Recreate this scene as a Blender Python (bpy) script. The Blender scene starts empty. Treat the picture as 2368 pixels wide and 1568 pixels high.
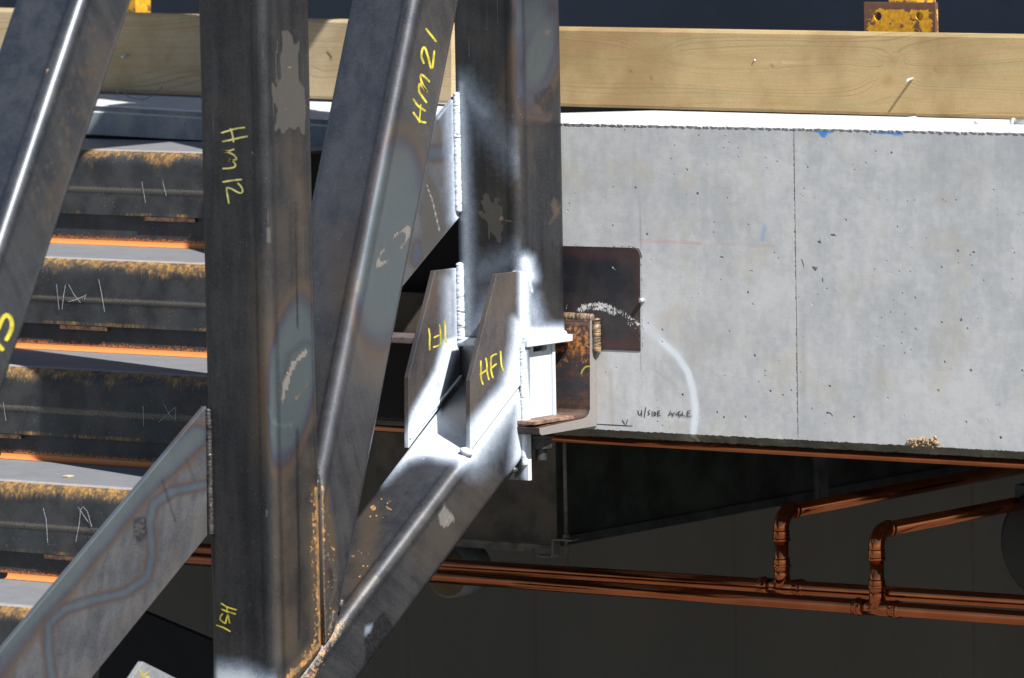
import bpy, bmesh, math, random
import numpy as np
from mathutils import Vector, Matrix
random.seed(7); rng = np.random.RandomState(11)
S = bpy.context.scene
C = S.collection

# ------------------------------------------------------------------ camera
# Real place: X runs along the slab edge, Y goes into the building, Z is up. 1 unit = 1 m.
FP, CX, CY = 15000.0, 1183.5, 784.0          # focal length / centre in a 2367 px wide picture
YAW, PIT, ROL = math.radians(36.491), math.radians(5.159), math.radians(-1.0169)
DIST = 15.0
_f = np.array([-math.sin(YAW)*math.cos(PIT), math.cos(YAW)*math.cos(PIT), -math.sin(PIT)])
_r0 = np.array([math.cos(YAW), math.sin(YAW), 0.0]); _u0 = np.cross(_r0, _f)
_r = math.cos(ROL)*_r0 + math.sin(ROL)*_u0
_u = -math.sin(ROL)*_r0 + math.cos(ROL)*_u0
CAM = -_f*DIST
cam = bpy.data.cameras.new('camera'); cam.sensor_width = 36; cam.lens = 36*FP/2367
cam.clip_end = 500; cam.clip_start = .1
co = bpy.data.objects.new('camera', cam); C.objects.link(co); S.camera = co
M = Matrix(((_r[0], _u[0], -_f[0], CAM[0]), (_r[1], _u[1], -_f[1], CAM[1]), (_r[2], _u[2], -_f[2], CAM[2]), (0, 0, 0, 1)))
co.matrix_world = M
cam.dof.use_dof = True; cam.dof.focus_distance = 14.8; cam.dof.aperture_fstop = 4.5

# ------------------------------------------------------------------ sky and sun
SUN = Vector((.64, -.225, .735)).normalized()
w = bpy.data.worlds.new('World'); S.world = w; w.use_nodes = True
nt = w.node_tree; bg = nt.nodes['Background']
sk = nt.nodes.new('ShaderNodeTexSky'); sk.sky_type = 'NISHITA'; sk.sun_disc = False
sk.sun_elevation = math.asin(SUN.z); sk.sun_rotation = math.atan2(SUN.x, SUN.y)
sk.air_density = 1.0; sk.dust_density = 0.6; sk.ozone_density = 1.2
nt.links.new(sk.outputs[0], bg.inputs[0]); bg.inputs[1].default_value = .05
sl = bpy.data.lights.new('sun', 'SUN'); sl.energy = 5.0; sl.angle = math.radians(.53); sl.color = (1, .985, .965)
so = bpy.data.objects.new('sun', sl); C.objects.link(so)
so.rotation_euler = SUN.to_track_quat('Z', 'Y').to_euler(); so.location = (6, -4, 9)
S.view_settings.view_transform = 'Standard'; S.view_settings.look = 'None'
S.view_settings.exposure = 1.05; S.view_settings.gamma = 1; S.view_settings.use_curve_mapping = False
S.cycles.max_bounces = 8

# ------------------------------------------------------------------ photo measurements -> points on real planes
def ray(x, y):
    d = _f*FP + _r*(x-CX) - _u*(y-CY)
    return d/np.linalg.norm(d)
def UY(x, y, Y):
    d = ray(x, y); t = (Y-CAM[1])/d[1]; return CAM + d*t
def UX(x, y, X):
    d = ray(x, y); t = (X-CAM[0])/d[0]; return CAM + d*t
def proj(P):
    d = P-CAM; z = d@_f
    return CX+FP*(d@_r)/z, CY-FP*(d@_u)/z
def Z(x0, y0, k):                            # coordinates read in an enlarged crop -> measured picture
    return lambda pts: [((x0+a*k)/1.7305, (y0+b*k)/1.7305) for a, b in pts]

# ------------------------------------------------------------------ objects
def reg(o, parent=None, label=None, cat=None, group=None, kind=None):
    C.objects.link(o)
    if parent: o.parent = parent
    if label: o['label'] = label
    if cat: o['category'] = cat
    if group: o['group'] = group
    if kind: o['kind'] = kind
    return o
def thing(name, label, cat, group=None, loc=(0, 0, 0)):
    o = bpy.data.objects.new(name, None); o.empty_display_size = .05
    return reg(o, None, label, cat, group)
def mk(name, V, F, mat, parent=None, smooth=False, attrs=None, **kw):
    me = bpy.data.meshes.new(name); me.from_pydata([tuple(v) for v in V], [], [tuple(f) for f in F])
    return fin(name, me, mat, parent, smooth, attrs, **kw)
def fin(name, me, mat, parent=None, smooth=False, attrs=None, **kw):
    if mat: me.materials.append(mat)
    if smooth: me.polygons.foreach_set('use_smooth', [True]*len(me.polygons))
    me.update()
    if attrs: set_attrs(me, attrs)
    return reg(bpy.data.objects.new(name, me), parent, **kw)
def from_bm(name, bm, mat, parent=None, smooth=False, attrs=None, **kw):
    me = bpy.data.meshes.new(name); bm.normal_update(); bm.to_mesh(me); bm.free()
    return fin(name, me, mat, parent, smooth, attrs, **kw)

# ---- marks: paint, heat tint, ground metal, rust ... as masks on dense meshes
CH = {'paint': (0, 0), 'tint': (0, 1), 'bare': (0, 2), 'rust': (1, 0), 'brown': (1, 1), 'dark': (1, 2)}
def sm(a, b, x):
    t = np.clip((x-a)/(b-a+1e-9), 0, 1); return t*t*(3-2*t)
def segd(u, v, p, q):
    ax, ay = p; bx, by = q; dx, dy = bx-ax, by-ay
    t = np.clip(((u-ax)*dx+(v-ay)*dy)/(dx*dx+dy*dy+1e-9), 0, 1)
    return np.hypot(u-ax-t*dx, v-ay-t*dy)
def polyd(u, v, pts):
    d = np.full(len(u), 1e9); ins = np.zeros(len(u), bool)
    for i in range(len(pts)):
        (ax, ay), (bx, by) = pts[i], pts[i-1]
        d = np.minimum(d, segd(u, v, (ax, ay), (bx, by)))
        if ay != by:
            c = ((ay > v) != (by > v)) & (u < (bx-ax)*(v-ay)/(by-ay)+ax); ins ^= c
    return np.where(ins, -d, d)
def masks(P, N, marks, extra=None):
    n = len(P); A = np.zeros((n, 4)); B = np.zeros((n, 4)); A[:, 3] = B[:, 3] = 1
    u, v = proj(P)
    for m in marks:
        ch, kind, data, r, soft = m[:5]; st = m[5] if len(m) > 5 else 1.0; face = m[6] if len(m) > 6 else None
        if kind == 'line':
            d = np.full(n, 1e9)
            for a, b in zip(data[:-1], data[1:]): d = np.minimum(d, segd(u, v, a, b))
            d = d-r
        elif kind == 'poly': d = polyd(u, v, data)-r
        elif kind == 'ell':
            cx, cy, rx, ry, an = data; c, s_ = math.cos(an), math.sin(an)
            a = ((u-cx)*c+(v-cy)*s_)/rx; b = (-(u-cx)*s_+(v-cy)*c)/ry
            d = (np.hypot(a, b)-1)*min(rx, ry)-r
        elif kind == 'ring':
            cx, cy, rx, ry, an = data; c, s_ = math.cos(an), math.sin(an)
            a = ((u-cx)*c+(v-cy)*s_)/rx; b = (-(u-cx)*s_+(v-cy)*c)/ry
            d = np.abs(np.hypot(a, b)-1)*min(rx, ry)-r
        val = st*(1-sm(-soft*.5, soft, d))
        if face is not None: val = val*(sm(.35, .8, N@np.array(face, float)))
        T, k = ((A, B)[CH[ch][0]], CH[ch][1]); T[:, k] = np.maximum(T[:, k], val)
    if extra is not None:
        for ch, val in extra.items():
            T, k = ((A, B)[CH[ch][0]], CH[ch][1]); T[:, k] = np.maximum(T[:, k], val)
    return A, B
def set_attrs(me, AB):
    for nm, arr in zip(('A', 'B'), AB):
        at = me.attributes.new(nm, 'FLOAT_COLOR', 'POINT'); at.data.foreach_set('color', arr.astype(np.float32).ravel())
def paint(me, marks, extra=None):
    n = len(me.vertices); P = np.zeros(n*3); me.vertices.foreach_get('co', P); P = P.reshape(-1, 3)
    me.update(); N = np.zeros(n*3); me.vertex_normals.foreach_get('vector', N); N = N.reshape(-1, 3)
    set_attrs(me, masks(P, N, marks, extra))

def cut(bm, co_, no, clear=True):
    r = bmesh.ops.bisect_plane(bm, geom=bm.verts[:]+bm.edges[:]+bm.faces[:], dist=1e-6, plane_co=co_, plane_no=no, clear_outer=clear)
    if clear:
        e = [x for x in r['geom_cut'] if isinstance(x, bmesh.types.BMEdge)]
        if e: bmesh.ops.edgeloop_fill(bm, edges=e)
def slice_grid(bm, axis, step):
    vs = [v.co[axis] for v in bm.verts]; a, b = min(vs), max(vs); n = int((b-a)/step)
    no = Vector((0, 0, 0)); no[axis] = 1
    for i in range(1, n+1):
        c = Vector((0, 0, 0)); c[axis] = a+(b-a)*i/(n+1)
        bmesh.ops.bisect_plane(bm, geom=bm.verts[:]+bm.edges[:]+bm.faces[:], dist=1e-6, plane_co=c, plane_no=no)
def prism(pts, vec, bev=.0):
    bm = bmesh.new(); vec = Vector(vec)
    a = [bm.verts.new(Vector(p)) for p in pts]; b = [bm.verts.new(Vector(p)+vec) for p in pts]
    n = len(pts); bm.faces.new(a); bm.faces.new(b[::-1])
    for i in range(n): bm.faces.new((a[i-1], a[i], b[i], b[i-1])[::-1])
    bmesh.ops.recalc_face_normals(bm, faces=bm.faces)
    if bev > 0: bmesh.ops.bevel(bm, geom=bm.edges[:], offset=bev, segments=2, affect='EDGES', profile=.5)
    return bm
def box(x0, x1, y0, y1, z0, z1, bev=0):
    return prism([(x0, y0, z0), (x1, y0, z0), (x1, y0, z1), (x0, y0, z1)], (0, y1-y0, 0), bev)
def tube(name, pts, r, mat, parent=None, seg=20, caps=True, **kw):
    pts = [Vector(p) for p in pts]; V = []; F = []
    rs = r if isinstance(r, (list, tuple)) else [r]*len(pts)
    up = None
    for i, p in enumerate(pts):
        t = (pts[min(i+1, len(pts)-1)]-pts[max(i-1, 0)]).normalized()
        if up is None: up = t.orthogonal().normalized()
        up = (up-t*up.dot(t)).normalized(); b = t.cross(up)
        for k in range(seg):
            a = 2*math.pi*k/seg; V.append(p+(up*math.cos(a)+b*math.sin(a))*rs[i])
    for i in range(len(pts)-1):
        for k in range(seg):
            F.append((i*seg+k, i*seg+(k+1) % seg, (i+1)*seg+(k+1) % seg, (i+1)*seg+k))
    if caps: F.append(tuple(range(seg))[::-1]); F.append(tuple(range((len(pts)-1)*seg, len(pts)*seg)))
    return mk(name, V, F, mat, parent, smooth=True, **kw)
def smooth_line(pts, n=6):
    if len(pts) < 3: return pts
    P = [np.array(p, float) for p in pts]; P = [2*P[0]-P[1]]+P+[2*P[-1]-P[-2]]; out = []
    for i in range(1, len(P)-2):
        for k in range(n):
            t = k/n; a, b, c, d = P[i-1:i+3]
            out.append(.5*((2*b)+(-a+c)*t+(2*a-5*b+4*c-d)*t*t+(-a+3*b-3*c+d)*t**3))
    out.append(P[-2]); return out
def strokes(name, lines, plane, val, width, mat, parent, crisp=False, jit=0.0):
    """hand written strokes: thin ribbons lying on the surface they are written on"""
    V = []; F = []; lay = 0
    for ln in lines:
        q = ln if crisp else smooth_line(ln)
        q = [np.array(p, float) for p in q]
        lay += 1
        base = len(V)
        n = len(q)
        for i, p in enumerate(q):
            t = q[min(i+1, n-1)]-q[max(i-1, 0)]; t = t/(np.linalg.norm(t)+1e-9); nn = np.array([-t[1], t[0]])
            wd = width*.5*(1+jit*math.sin(i*2.3+lay)); 
            if i == 0 or i == n-1: wd *= .72
            e = t*(-width*.3 if i == 0 else (width*.3 if i == n-1 else 0))
            off = .0004+.00004*lay
            for s_ in (-1, 1):
                a = p+e+nn*s_*wd
                P = UX(a[0], a[1], val+off) if plane == 'X' else UY(a[0], a[1], val-off)
                V.append(P)
        for i in range(n-1): F.append((base+2*i, base+2*i+1, base+2*i+3, base+2*i+2))
    return mk(name, V, F, mat, parent)
def weld(name, a, b, r, mat, parent, step=.006, amp=.13, seg=10, flat=1.0):
    a = Vector(a); b = Vector(b); L = (b-a).length; n = max(3, int(L/step*3)); pts = []; rs = []
    for i in range(n+1):
        t = i/n; ph = (t*L/step) % 1.0
        rr = r*(1-amp+amp*1.6*math.sqrt(max(0, 1-(2*ph-1)**2)))*(1+.045*math.sin(t*L*170+3))
        j = Vector((rng.normal(), rng.normal(), rng.normal()))*r*.05
        pts.append(a.lerp(b, t)+j); rs.append(rr if 0 < i < n else rr*.4)
    return tube(name, pts, rs, mat, parent, seg)

# ------------------------------------------------------------------ material helper
class NT:
    def __init__(s, name):
        s.m = bpy.data.materials.new(name); s.m.use_nodes = True; s.t = s.m.node_tree
        s.b = s.t.nodes['Principled BSDF']; s.out = s.t.nodes['Material Output']
    def n(s, typ, **kw):
        x = s.t.nodes.new(typ)
        for k, v in kw.items(): setattr(x, k, v)
        return x
    def link(s, a, b): s.t.links.new(a, b)
    def put(s, sock, v):
        if isinstance(v, bpy.types.NodeSocket): s.link(v, sock)
        elif isinstance(v, tuple) and len(v) == 3 and sock.type == 'RGBA': sock.default_value = v+(1,)
        else: sock.default_value = v
    def math(s, op, a, b=0.0, c=0.0, clamp=False):
        x = s.n('ShaderNodeMath', operation=op, use_clamp=clamp); s.put(x.inputs[0], a); s.put(x.inputs[1], b); s.put(x.inputs[2], c); return x.outputs[0]
    def mix(s, f, a, b):
        x = s.n('ShaderNodeMix', data_type='RGBA'); s.put(x.inputs[0], f); s.put(x.inputs[6], a); s.put(x.inputs[7], b); return x.outputs[2]
    def pos(s, rot=0.0, sc=(1, 1, 1)):
        if not hasattr(s, 'geo'): s.geo = s.n('ShaderNodeNewGeometry')
        x = s.n('ShaderNodeMapping'); s.link(s.geo.outputs['Position'], x.inputs[0])
        if rot:
            y = s.n('ShaderNodeMapping'); s.link(s.geo.outputs['Position'], y.inputs[0]); y.inputs[2].default_value = (rot, 0, 0); s.link(y.outputs[0], x.inputs[0])
        x.inputs[3].default_value = sc; return x.outputs[0]
    def noise(s, vec, scale, det=3, rough=.55, dist=0):
        x = s.n('ShaderNodeTexNoise'); s.link(vec, x.inputs['Vector']); x.inputs['Scale'].default_value = scale
        x.inputs['Detail'].default_value = det; x.inputs['Roughness'].default_value = rough; x.inputs['Distortion'].default_value = dist
        return x.outputs['Fac']
    def vor(s, vec, scale, feature='F1', rnd=1.0):
        x = s.n('ShaderNodeTexVoronoi', feature=feature); s.link(vec, x.inputs['Vector']); x.inputs['Scale'].default_value = scale
        x.inputs['Randomness'].default_value = rnd; return x
    def ss(s, v, a, b, lo=0.0, hi=1.0):
        x = s.n('ShaderNodeMapRange', interpolation_type='SMOOTHSTEP'); s.put(x.inputs[0], v)
        x.inputs[1].default_value = a; x.inputs[2].default_value = b; x.inputs[3].default_value = lo; x.inputs[4].default_value = hi; return x.outputs[0]
    def attr(s, nm):
        x = s.n('ShaderNodeAttribute', attribute_name=nm); y = s.n('ShaderNodeSeparateColor'); s.link(x.outputs['Color'], y.inputs[0]); return y.outputs
    def bump(s, h, st, dist=.001, prev=None):
        x = s.n('ShaderNodeBump'); x.inputs['Strength'].default_value = st; x.inputs['Distance'].default_value = dist
        s.link(h, x.inputs['Height'])
        if prev: s.link(prev, x.inputs['Normal'])
        return x.outputs[0]
    def fin(s, col=None, rough=None, metal=None, nor=None, spec=None):
        if col is not None: s.put(s.b.inputs['Base Color'], col)
        if rough is not None: s.put(s.b.inputs['Roughness'], rough)
        if metal is not None: s.put(s.b.inputs['Metallic'], metal)
        if spec is not None: s.put(s.b.inputs['Specular IOR Level'], spec)
        if nor is not None: s.link(nor, s.b.inputs['Normal'])
        return s.m

def thr(m, mask, noise, amt, w=.06):
    """mask 0..1 broken up by noise: 0 -> nothing, 1 -> covered"""
    a = m.math('MULTIPLY_ADD', m.math('SUBTRACT', noise, .5), amt, mask)
    return m.ss(a, .5-w, .5+w)

def steel(name, phi=0.0, dark=(.028, .029, .033), light=(.072, .070, .068), rough=.34, metal=.55, along=1.6, rusty=0.0, coat=.75, spec=.9):
    m = NT(name)
    p = m.pos(phi, (14, 14, along)); q = m.pos(phi, (1, 1, 1)); fine = m.pos(phi, (90, 90, 12))
    big = m.noise(p, 2.2, 4, .6); mid = m.noise(q, 9, 5, .62); grain = m.noise(fine, 6, 3, .6); mic = m.noise(q, 640, 3, .7)
    f = m.math('MULTIPLY_ADD', big, .55, m.math('MULTIPLY', mid, .45))
    col = m.mix(m.ss(f, .36, .64), dark, light)
    col = m.mix(m.ss(grain, .52, .75, 0, .35), col, tuple(x*1.45 for x in light))
    col = m.mix(m.ss(m.noise(q, 5, 4, .6, .6), .52, .72, 0, .26), col, (.095, .074, .06))
    spx = m.noise(q, 210, 5, .75); col = m.mix(m.ss(spx, .40, .66, 0, .28), col, tuple(x*1.7 for x in light)); col = m.mix(m.ss(spx, .46, .30, 0, .35), col, tuple(x*.55 for x in dark))
    for sd, an in ((1, .5), (2, -.7)):
        mp = m.n('ShaderNodeMapping'); m.link(q, mp.inputs[0]); mp.inputs[1].default_value = (sd, sd*2, 0); mp.inputs[2].default_value = (an, an*.4, an*.6); mp.inputs[3].default_value = (260, 260, 5)
        col = m.mix(m.ss(m.noise(mp.outputs[0], 1.0, 2, .5), .735, .77, 0, .45), col, (.19, .19, .195))
    A = m.attr('A'); B = m.attr('B')
    col = m.mix(m.math('MULTIPLY', B[1], m.ss(mid, .3, .6, .45, .9)), col, (.12, .088, .060))
    # heat tint: straw -> purple -> blue -> grey blue as the mask rises
    rp = m.n('ShaderNodeValToRGB'); e = rp.color_ramp.elements
    e[0].position = 0; e[0].color = (.085, .068, .052, 1); e[1].position = 1; e[1].color = (.085, .108, .115, 1)
    for ps, c in ((.25, (.095, .066, .045, 1)), (.42, (.062, .050, .058, 1)), (.56, (.058, .068, .092, 1)), (.74, (.078, .098, .108, 1))):
        x = e.new(ps); x.color = c
    tn = m.math('ADD', A[1], m.math('MULTIPLY', m.math('SUBTRACT', mid, .5), .34)); m.link(tn, rp.inputs[0])
    col = m.mix(m.ss(A[1], .02, .3, 0, .80), col, rp.outputs[0])
    col = m.mix(m.math('MULTIPLY', B[2], m.ss(m.noise(q, 130, 3, .6), .3, .6, .5, 1)), col, (.016, .017, .02))
    bare = thr(m, A[2], m.noise(q, 120, 3, .6), .55, .05)
    brush = m.noise(m.pos(phi+.5, (300, 300, 20)), 3, 2, .5)
    col = m.mix(bare, col, m.mix(m.ss(A[2], .84, 1.1), m.mix(brush, (.075, .07, .063), (.12, .112, .10)), m.mix(brush, (.2, .19, .17), (.5, .48, .45))))
    # rust
    rn = m.noise(q, 95, 5, .68); rs = thr(m, m.math('ADD', B[0], rusty), rn, 1.25, .07)
    rc = m.mix(m.ss(m.noise(q, 40, 4, .6), .38, .62), (.105, .075, .035), m.mix(m.ss(rn, .5, .68), (.27, .12, .035), (.48, .24, .06)))
    col = m.mix(rs, col, rc)
    # spray paint, grainy at its fading edge
    sp = m.math('MULTIPLY_ADD', m.math('SUBTRACT', mic, .5), m.math('MULTIPLY', m.ss(A[0], .0, .45), m.ss(A[0], 1.25, .6, .2, 1.3)), A[0])
    sp = m.math('MULTIPLY', m.math('MULTIPLY_ADD', m.math('SUBTRACT', m.noise(q, 60, 3, .6), .5), .25, m.math('SUBTRACT', sp, .05)), 1.1, clamp=True)
    col = m.mix(sp, col, m.mix(m.ss(m.math('MULTIPLY_ADD', m.math('SUBTRACT', m.noise(q, 25, 4, .6), .5), .5, sp), .3, 1.0), (.27, .34, .44), (.47, .51, .56)))
    col = m.mix(m.math('MULTIPLY', sp, m.ss(m.noise(m.pos(phi, (10, 10, 3)), 4, 5, .7), .50, .72, 0, .5)), col, (.17, .19, .22))
    # dust specks
    v = m.vor(q, 95); sz = m.noise(q, 30, 2); spk = m.math('MULTIPLY', m.ss(v.outputs['Distance'], .09, .05, 0, 1), m.ss(sz, .5, .62))
    col = m.mix(m.math('MULTIPLY', spk, .6), col, (.45, .43, .4))
    covered = m.math('MAXIMUM', rs, sp)
    met = m.math('MULTIPLY', m.math('SUBTRACT', 1.0, covered, clamp=True), m.math('MAXIMUM', m.math('MULTIPLY', bare, .55), metal), clamp=True)
    ro = m.math('ADD', m.math('MULTIPLY', covered, .32), m.math('MULTIPLY_ADD', mid, .22, rough-.11))
    nb = m.bump(m.noise(q, 240, 3, .6), .28, .0006)
    nb = m.bump(m.math('MULTIPLY', rs, rn), .5, .0012, nb)
    nb = m.bump(brush, .0, .0002, nb)
    m.b.inputs['Coat Weight'].default_value = .35; m.b.inputs['Coat Roughness'].default_value = .30; m.link(m.math('MULTIPLY', m.math('SUBTRACT', 1.0, covered, clamp=True), coat), m.b.inputs['Coat Weight'])
    return m.fin(col, ro, met, nb, spec)

M_post = steel('steel_post', 0, dark=(.016, .0175, .021), light=(.043, .043, .045), coat=.12, spec=.5, rough=.38)
def plain(name, col, rough=.6, metal=0, var=.35, sc=14, bump=.15, bsc=160, stretch=(1, 1, 1), col2=None):
    m = NT(name); q = m.pos(0, stretch); n = m.noise(q, sc, 5, .6)
    c2 = col2 or tuple(min(1, x*(1+var)) for x in col); c1 = tuple(x*(1-var) for x in col) if not col2 else col
    c = m.mix(m.ss(n, .32, .68), c1, c2)
    return m.fin(c, m.math('MULTIPLY_ADD', n, .2, rough-.1), metal, m.bump(m.noise(q, bsc, 4, .6), bump, .0015))

M_yel = plain('yellow_marker', (.40, .34, .03), .6, var=.4, sc=45, bump=.02); M_yeld = plain('yellow_marker_thin', (.40, .38, .12), .6, var=.35, sc=45, bump=.02)
M_pen = plain('black_marker', (.018, .018, .022), .5, var=.3, bump=.0)
M_chalk = plain('white_chalk', (.42, .44, .47), .8, var=.4, sc=400, bump=0)
M_weldw = plain('painted_weld', (.50, .54, .585), .6, var=.10, sc=60, bump=.4, bsc=260)
M_weldd = plain('dark_weld', (.07, .065, .062), .42, .6, var=.5, sc=90, bump=.5, bsc=300)
def m_rustweld():
    m = NT('rusty_weld'); q = m.pos(); n = m.noise(q, 140, 4, .6)
    c = m.mix(m.ss(n, .40, .62), (.13, .115, .10), m.mix(m.ss(m.noise(q, 60), .4, .6), (.34, .18, .05), (.18, .10, .045)))
    return m.fin(c, .55, .2, m.bump(n, .5, .001))
M_weldr = m_rustweld()

# ================================================================== STEEL TRUSS
Wd = .187                                     # size of the hollow sections
YR = -.20                                     # front face of the rear post / butt plane
XT = UY(1206, 790, YR)[0]                     # +X faces of all members
XM = XT-Wd
truss = thing('steel_truss', 'tall welded truss of dark hollow steel sections standing in front of the concrete slab edge', 'truss')

def member(p0, p1, edge, s0, s1, cuts, name, mat, marks, ds=.006, r=.025, W=Wd, h=None, seam=True):
    A = Vector(UX(*p0, XT)); B = Vector(UX(*p1, XT)); E = Vector(UX(*edge, XT))
    for v in (A, B, E): v.x = XT
    d = (B-A).normalized(); n = (E-A)-d*(E-A).dot(d)
    if h is None: h = n.length
    n = n.normalized()
    prof = []                                # (a, b) : a along -X, b along n
    def arc(ca, cb, a0, a1, k=7):
        for i in range(k+1):
            t = a0+(a1-a0)*i/k; prof.append((ca+r*math.cos(t), cb+r*math.sin(t)))
    arc(r, r, math.pi*1.5, math.pi)           # front face tangent -> +X face tangent
    k = int((h-2*r)/.006)
    for i in range(1, k): prof.append((0, r+(h-2*r)*i/k))
    arc(r, h-r, math.pi, math.pi/2)
    arc(W-r, h-r, math.pi/2, 0, 4)
    arc(W-r, r, 0, -math.pi/2, 7)
    k = int((W-2*r)/.006)
    for i in range(1, k): prof.append((W-r-(W-2*r)*i/k, 0))
    m = len(prof); ns = int((s1-s0)/ds); V = np.zeros(((ns+1)*m, 3)); pr = np.array(prof)
    ax = np.array(A); dd = np.array(d); nn = np.array(n)
    for i in range(ns+1):
        V[i*m:(i+1)*m] = ax+dd*(s0+(s1-s0)*i/ns)+pr[:, :1]*np.array([-1., 0, 0])+pr[:, 1:]*nn
    F = []
    for i in range(ns):
        for k in range(m): F.append((i*m+k, (i+1)*m+k, (i+1)*m+(k+1) % m, i*m+(k+1) % m))
    me = bpy.data.meshes.new(name); me.from_pydata(V.tolist(), [], F)
    bm = bmesh.new(); bm.from_mesh(me); bmesh.ops.recalc_face_normals(bm, faces=bm.faces)
    bm.verts.ensure_lookup_table()
    for c_, n_ in cuts: cut(bm, c_, n_)
    bm.normal_update(); bm.to_mesh(me); bm.free()
    me.polygons.foreach_set('use_smooth', [True]*len(me.polygons))
    P = np.zeros(len(me.vertices)*3); me.vertices.foreach_get('co', P); P = P.reshape(-1, 3)
    a = XT-P[:, 0]; b = (P-ax)@nn
    ex = {}
    if seam:                                  # darker bands of scale beside the rolled corners
        d1 = np.maximum(.8*(1-sm(.003, .007, np.abs(a-r-.006)))*(b < .004), .7*(1-sm(.002, .005, np.abs(b-r-.003)))*(a < .004))
        d1 = np.maximum(d1, .75*(1-sm(.004, .009, np.abs(b-(h-.012)))))
        d1 = np.maximum(d1, .7*(1-sm(.003, .008, np.abs(a-(W-.014)))))
        ex['dark'] = d1
    paint(me, marks, ex)
    me.materials.append(mat)
    ob = bpy.data.objects.new(name, me); reg(ob, truss)
    return ob, A, d, n, h

def yz(p, q):                                  # cutting plane through two picture points lying in the plane X = XT
    A = Vector(UX(*p, XT)); B = Vector(UX(*q, XT)); t = (B-A).normalized(); return A, Vector((0, -t.z, t.y))
# planes
YLf = UX(622, 784, XT)[1]                      # front post: front face and back face
YLb = UX(738, 784, XT)[1]
dA, dn = yz((1072, 1065), (810, 1412))         # top plane of the low brace
if dn.z < 0: dn = -dn                          # dn points up, out of the brace
H = lambda x, y: (x, y)

# --- rear post
ZRT = UX(1206, 786, XT)[2]
zr = Z(2080, 0, .3315); zq = Z(1860, 720, .2168)
marks = [
 ('paint', 'line', [(1066, 190), (1085, 225), (1120, 262)], 4, 60, .55),
 ('paint', 'line', [(1090, 235), (1190, 370)], 6, 90, .36, (0, -1, 0)),
 ('paint', 'line', [(1066, 195), (1074, 470)], 3, 34, .80),
 ('paint', 'line', [(1076, 470), (1082, 780)], 6, 36, .7, (0, -1, 0)),
 ('paint', 'line', [(1095, 760), (1140, 700)], 8, 70, .62, (0, -1, 0)),
 ('paint', 'line', [(1120, 625), (1195, 590)], 6, 70, .42, (0, -1, 0)),
 ('paint', 'line', [(1216, 606), (1224, 640)], 10, 30, 1.05),
 ('paint', 'line', [(1226, 640), (1229, 676)], 1.5, 2.5, 1.2),
 ('paint', 'line', [(1209, 640), (1212, 800)], 10, 34, 1.15),
 ('paint', 'line', [(1225, 690), (1245, 760)], 8, 40, .7),
 ('paint', 'line', [(1215, 775), (1310, 775)], 14, 34, 1.15),
 ('tint', 'ring', (1250, 110, 42, 120, .25), 6, 26, .62, (1, 0, 0)),
 ('tint', 'ell', (1248, 120, 28, 85, .25), 0, 30, .8, (1, 0, 0)),
 ('tint', 'ell', (1225, 40, 40, 60, .2), 0, 60, .7, (1, 0, 0)),
 ('tint', 'ell', (1195, 130, 16, 100, .25), 0, 36, .3, (0, -1, 0)),
 ('tint', 'line', [(1222, 262), (1262, 270)], 4, 20, .5, (1, 0, 0)),
 ('dark', 'poly', zr([(170, 1150), (385, 1020), (400, 1210), (350, 1300), (350, 1420), (310, 1390), (285, 1390), (280, 1330), (245, 1290), (170, 1230)]), 0, 3, .7),
 ('bare', 'poly', zr([(275, 390), (330, 360), (390, 345), (380, 380), (335, 440), (280, 415)]), 0, 3, .9),
 ('bare', 'line', zr([(215, 500), (235, 450), (262, 430)]), 1.5, 3, .8), ('bare', 'line', zr([(170, 600), (192, 550)]), 1, 3, .7),
 ('bare', 'line', zr([(222, 990), (245, 920)]), 1, 3, .6),
 ('bare', 'poly', zq([(320, 295), (375, 235), (415, 230), (440, 300), (500, 440), (545, 450), (540, 335), (645, 335), (620, 430), (640, 490), (700, 495), (705, 640), (700, 700),
                      (880, 765), (860, 778), (690, 745), (650, 790), (735, 840), (705, 860), (715, 940), (650, 955), (690, 1110), (670, 1150), (600, 1160), (555, 1010), (505, 1000),
                      (490, 930), (445, 1090), (425, 780), (380, 760), (390, 710), (290, 700), (220, 550), (340, 585), (370, 640), (340, 490), (275, 390), (340, 350)]), 0, 1.6, .82),
 ('rust', 'ell', (1158, 507, 4, 4, 0), 0, 3, .8),
 ('brown', 'poly', zq([(1580, 450), (1640, 340), (1700, 370), (1705, 540), (1780, 450), (1720, 620), (1560, 830), (1545, 810), (1640, 640)]), 0, 3, 1),
 ('brown', 'ell', (1170, 400, 40, 90, .3), 0, 50, .3), ('dark', 'line', [(1085, 10), (1185, 40)], 12, 30, .5, (0, -1, 0)),
]
rear_h = (Vector(UX(1306, 780, XT))-Vector(UX(1206, 780, XT))).y
member((1206, 0), (1206, 100), (1306, 0), -1.75, 1.0, [(Vector((0, 0, ZRT)), Vector((0, 0, -1)))], 'post', M_post, marks)
_o = C.objects[-1]
# make it truly plumb: built from a picture line, so rebuild its direction through Z
bpy.data.objects.remove(_o)
def plumb(px, py):
    P = UX(px, py, XT); return proj(np.array([P+np.array([0, 0, -.2])]))
def post_member(px, edgepx, s0, s1, cuts, mat, marks):
    a = (px, 784); b = plumb(px, 784); b = (float(b[0][0]), float(b[1][0]))
    return member(a, b, (edgepx, 784), s0, s1, cuts, 'post', mat, marks)
o, RA, Rd, Rn, Rh = post_member(1206, 1315, -2.5, .5, [(Vector((0, 0, ZRT)), Vector((0, 0, -1)))], M_post, marks)
o['label'] = 'thick dark post with white spray paint near its foot'

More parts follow.
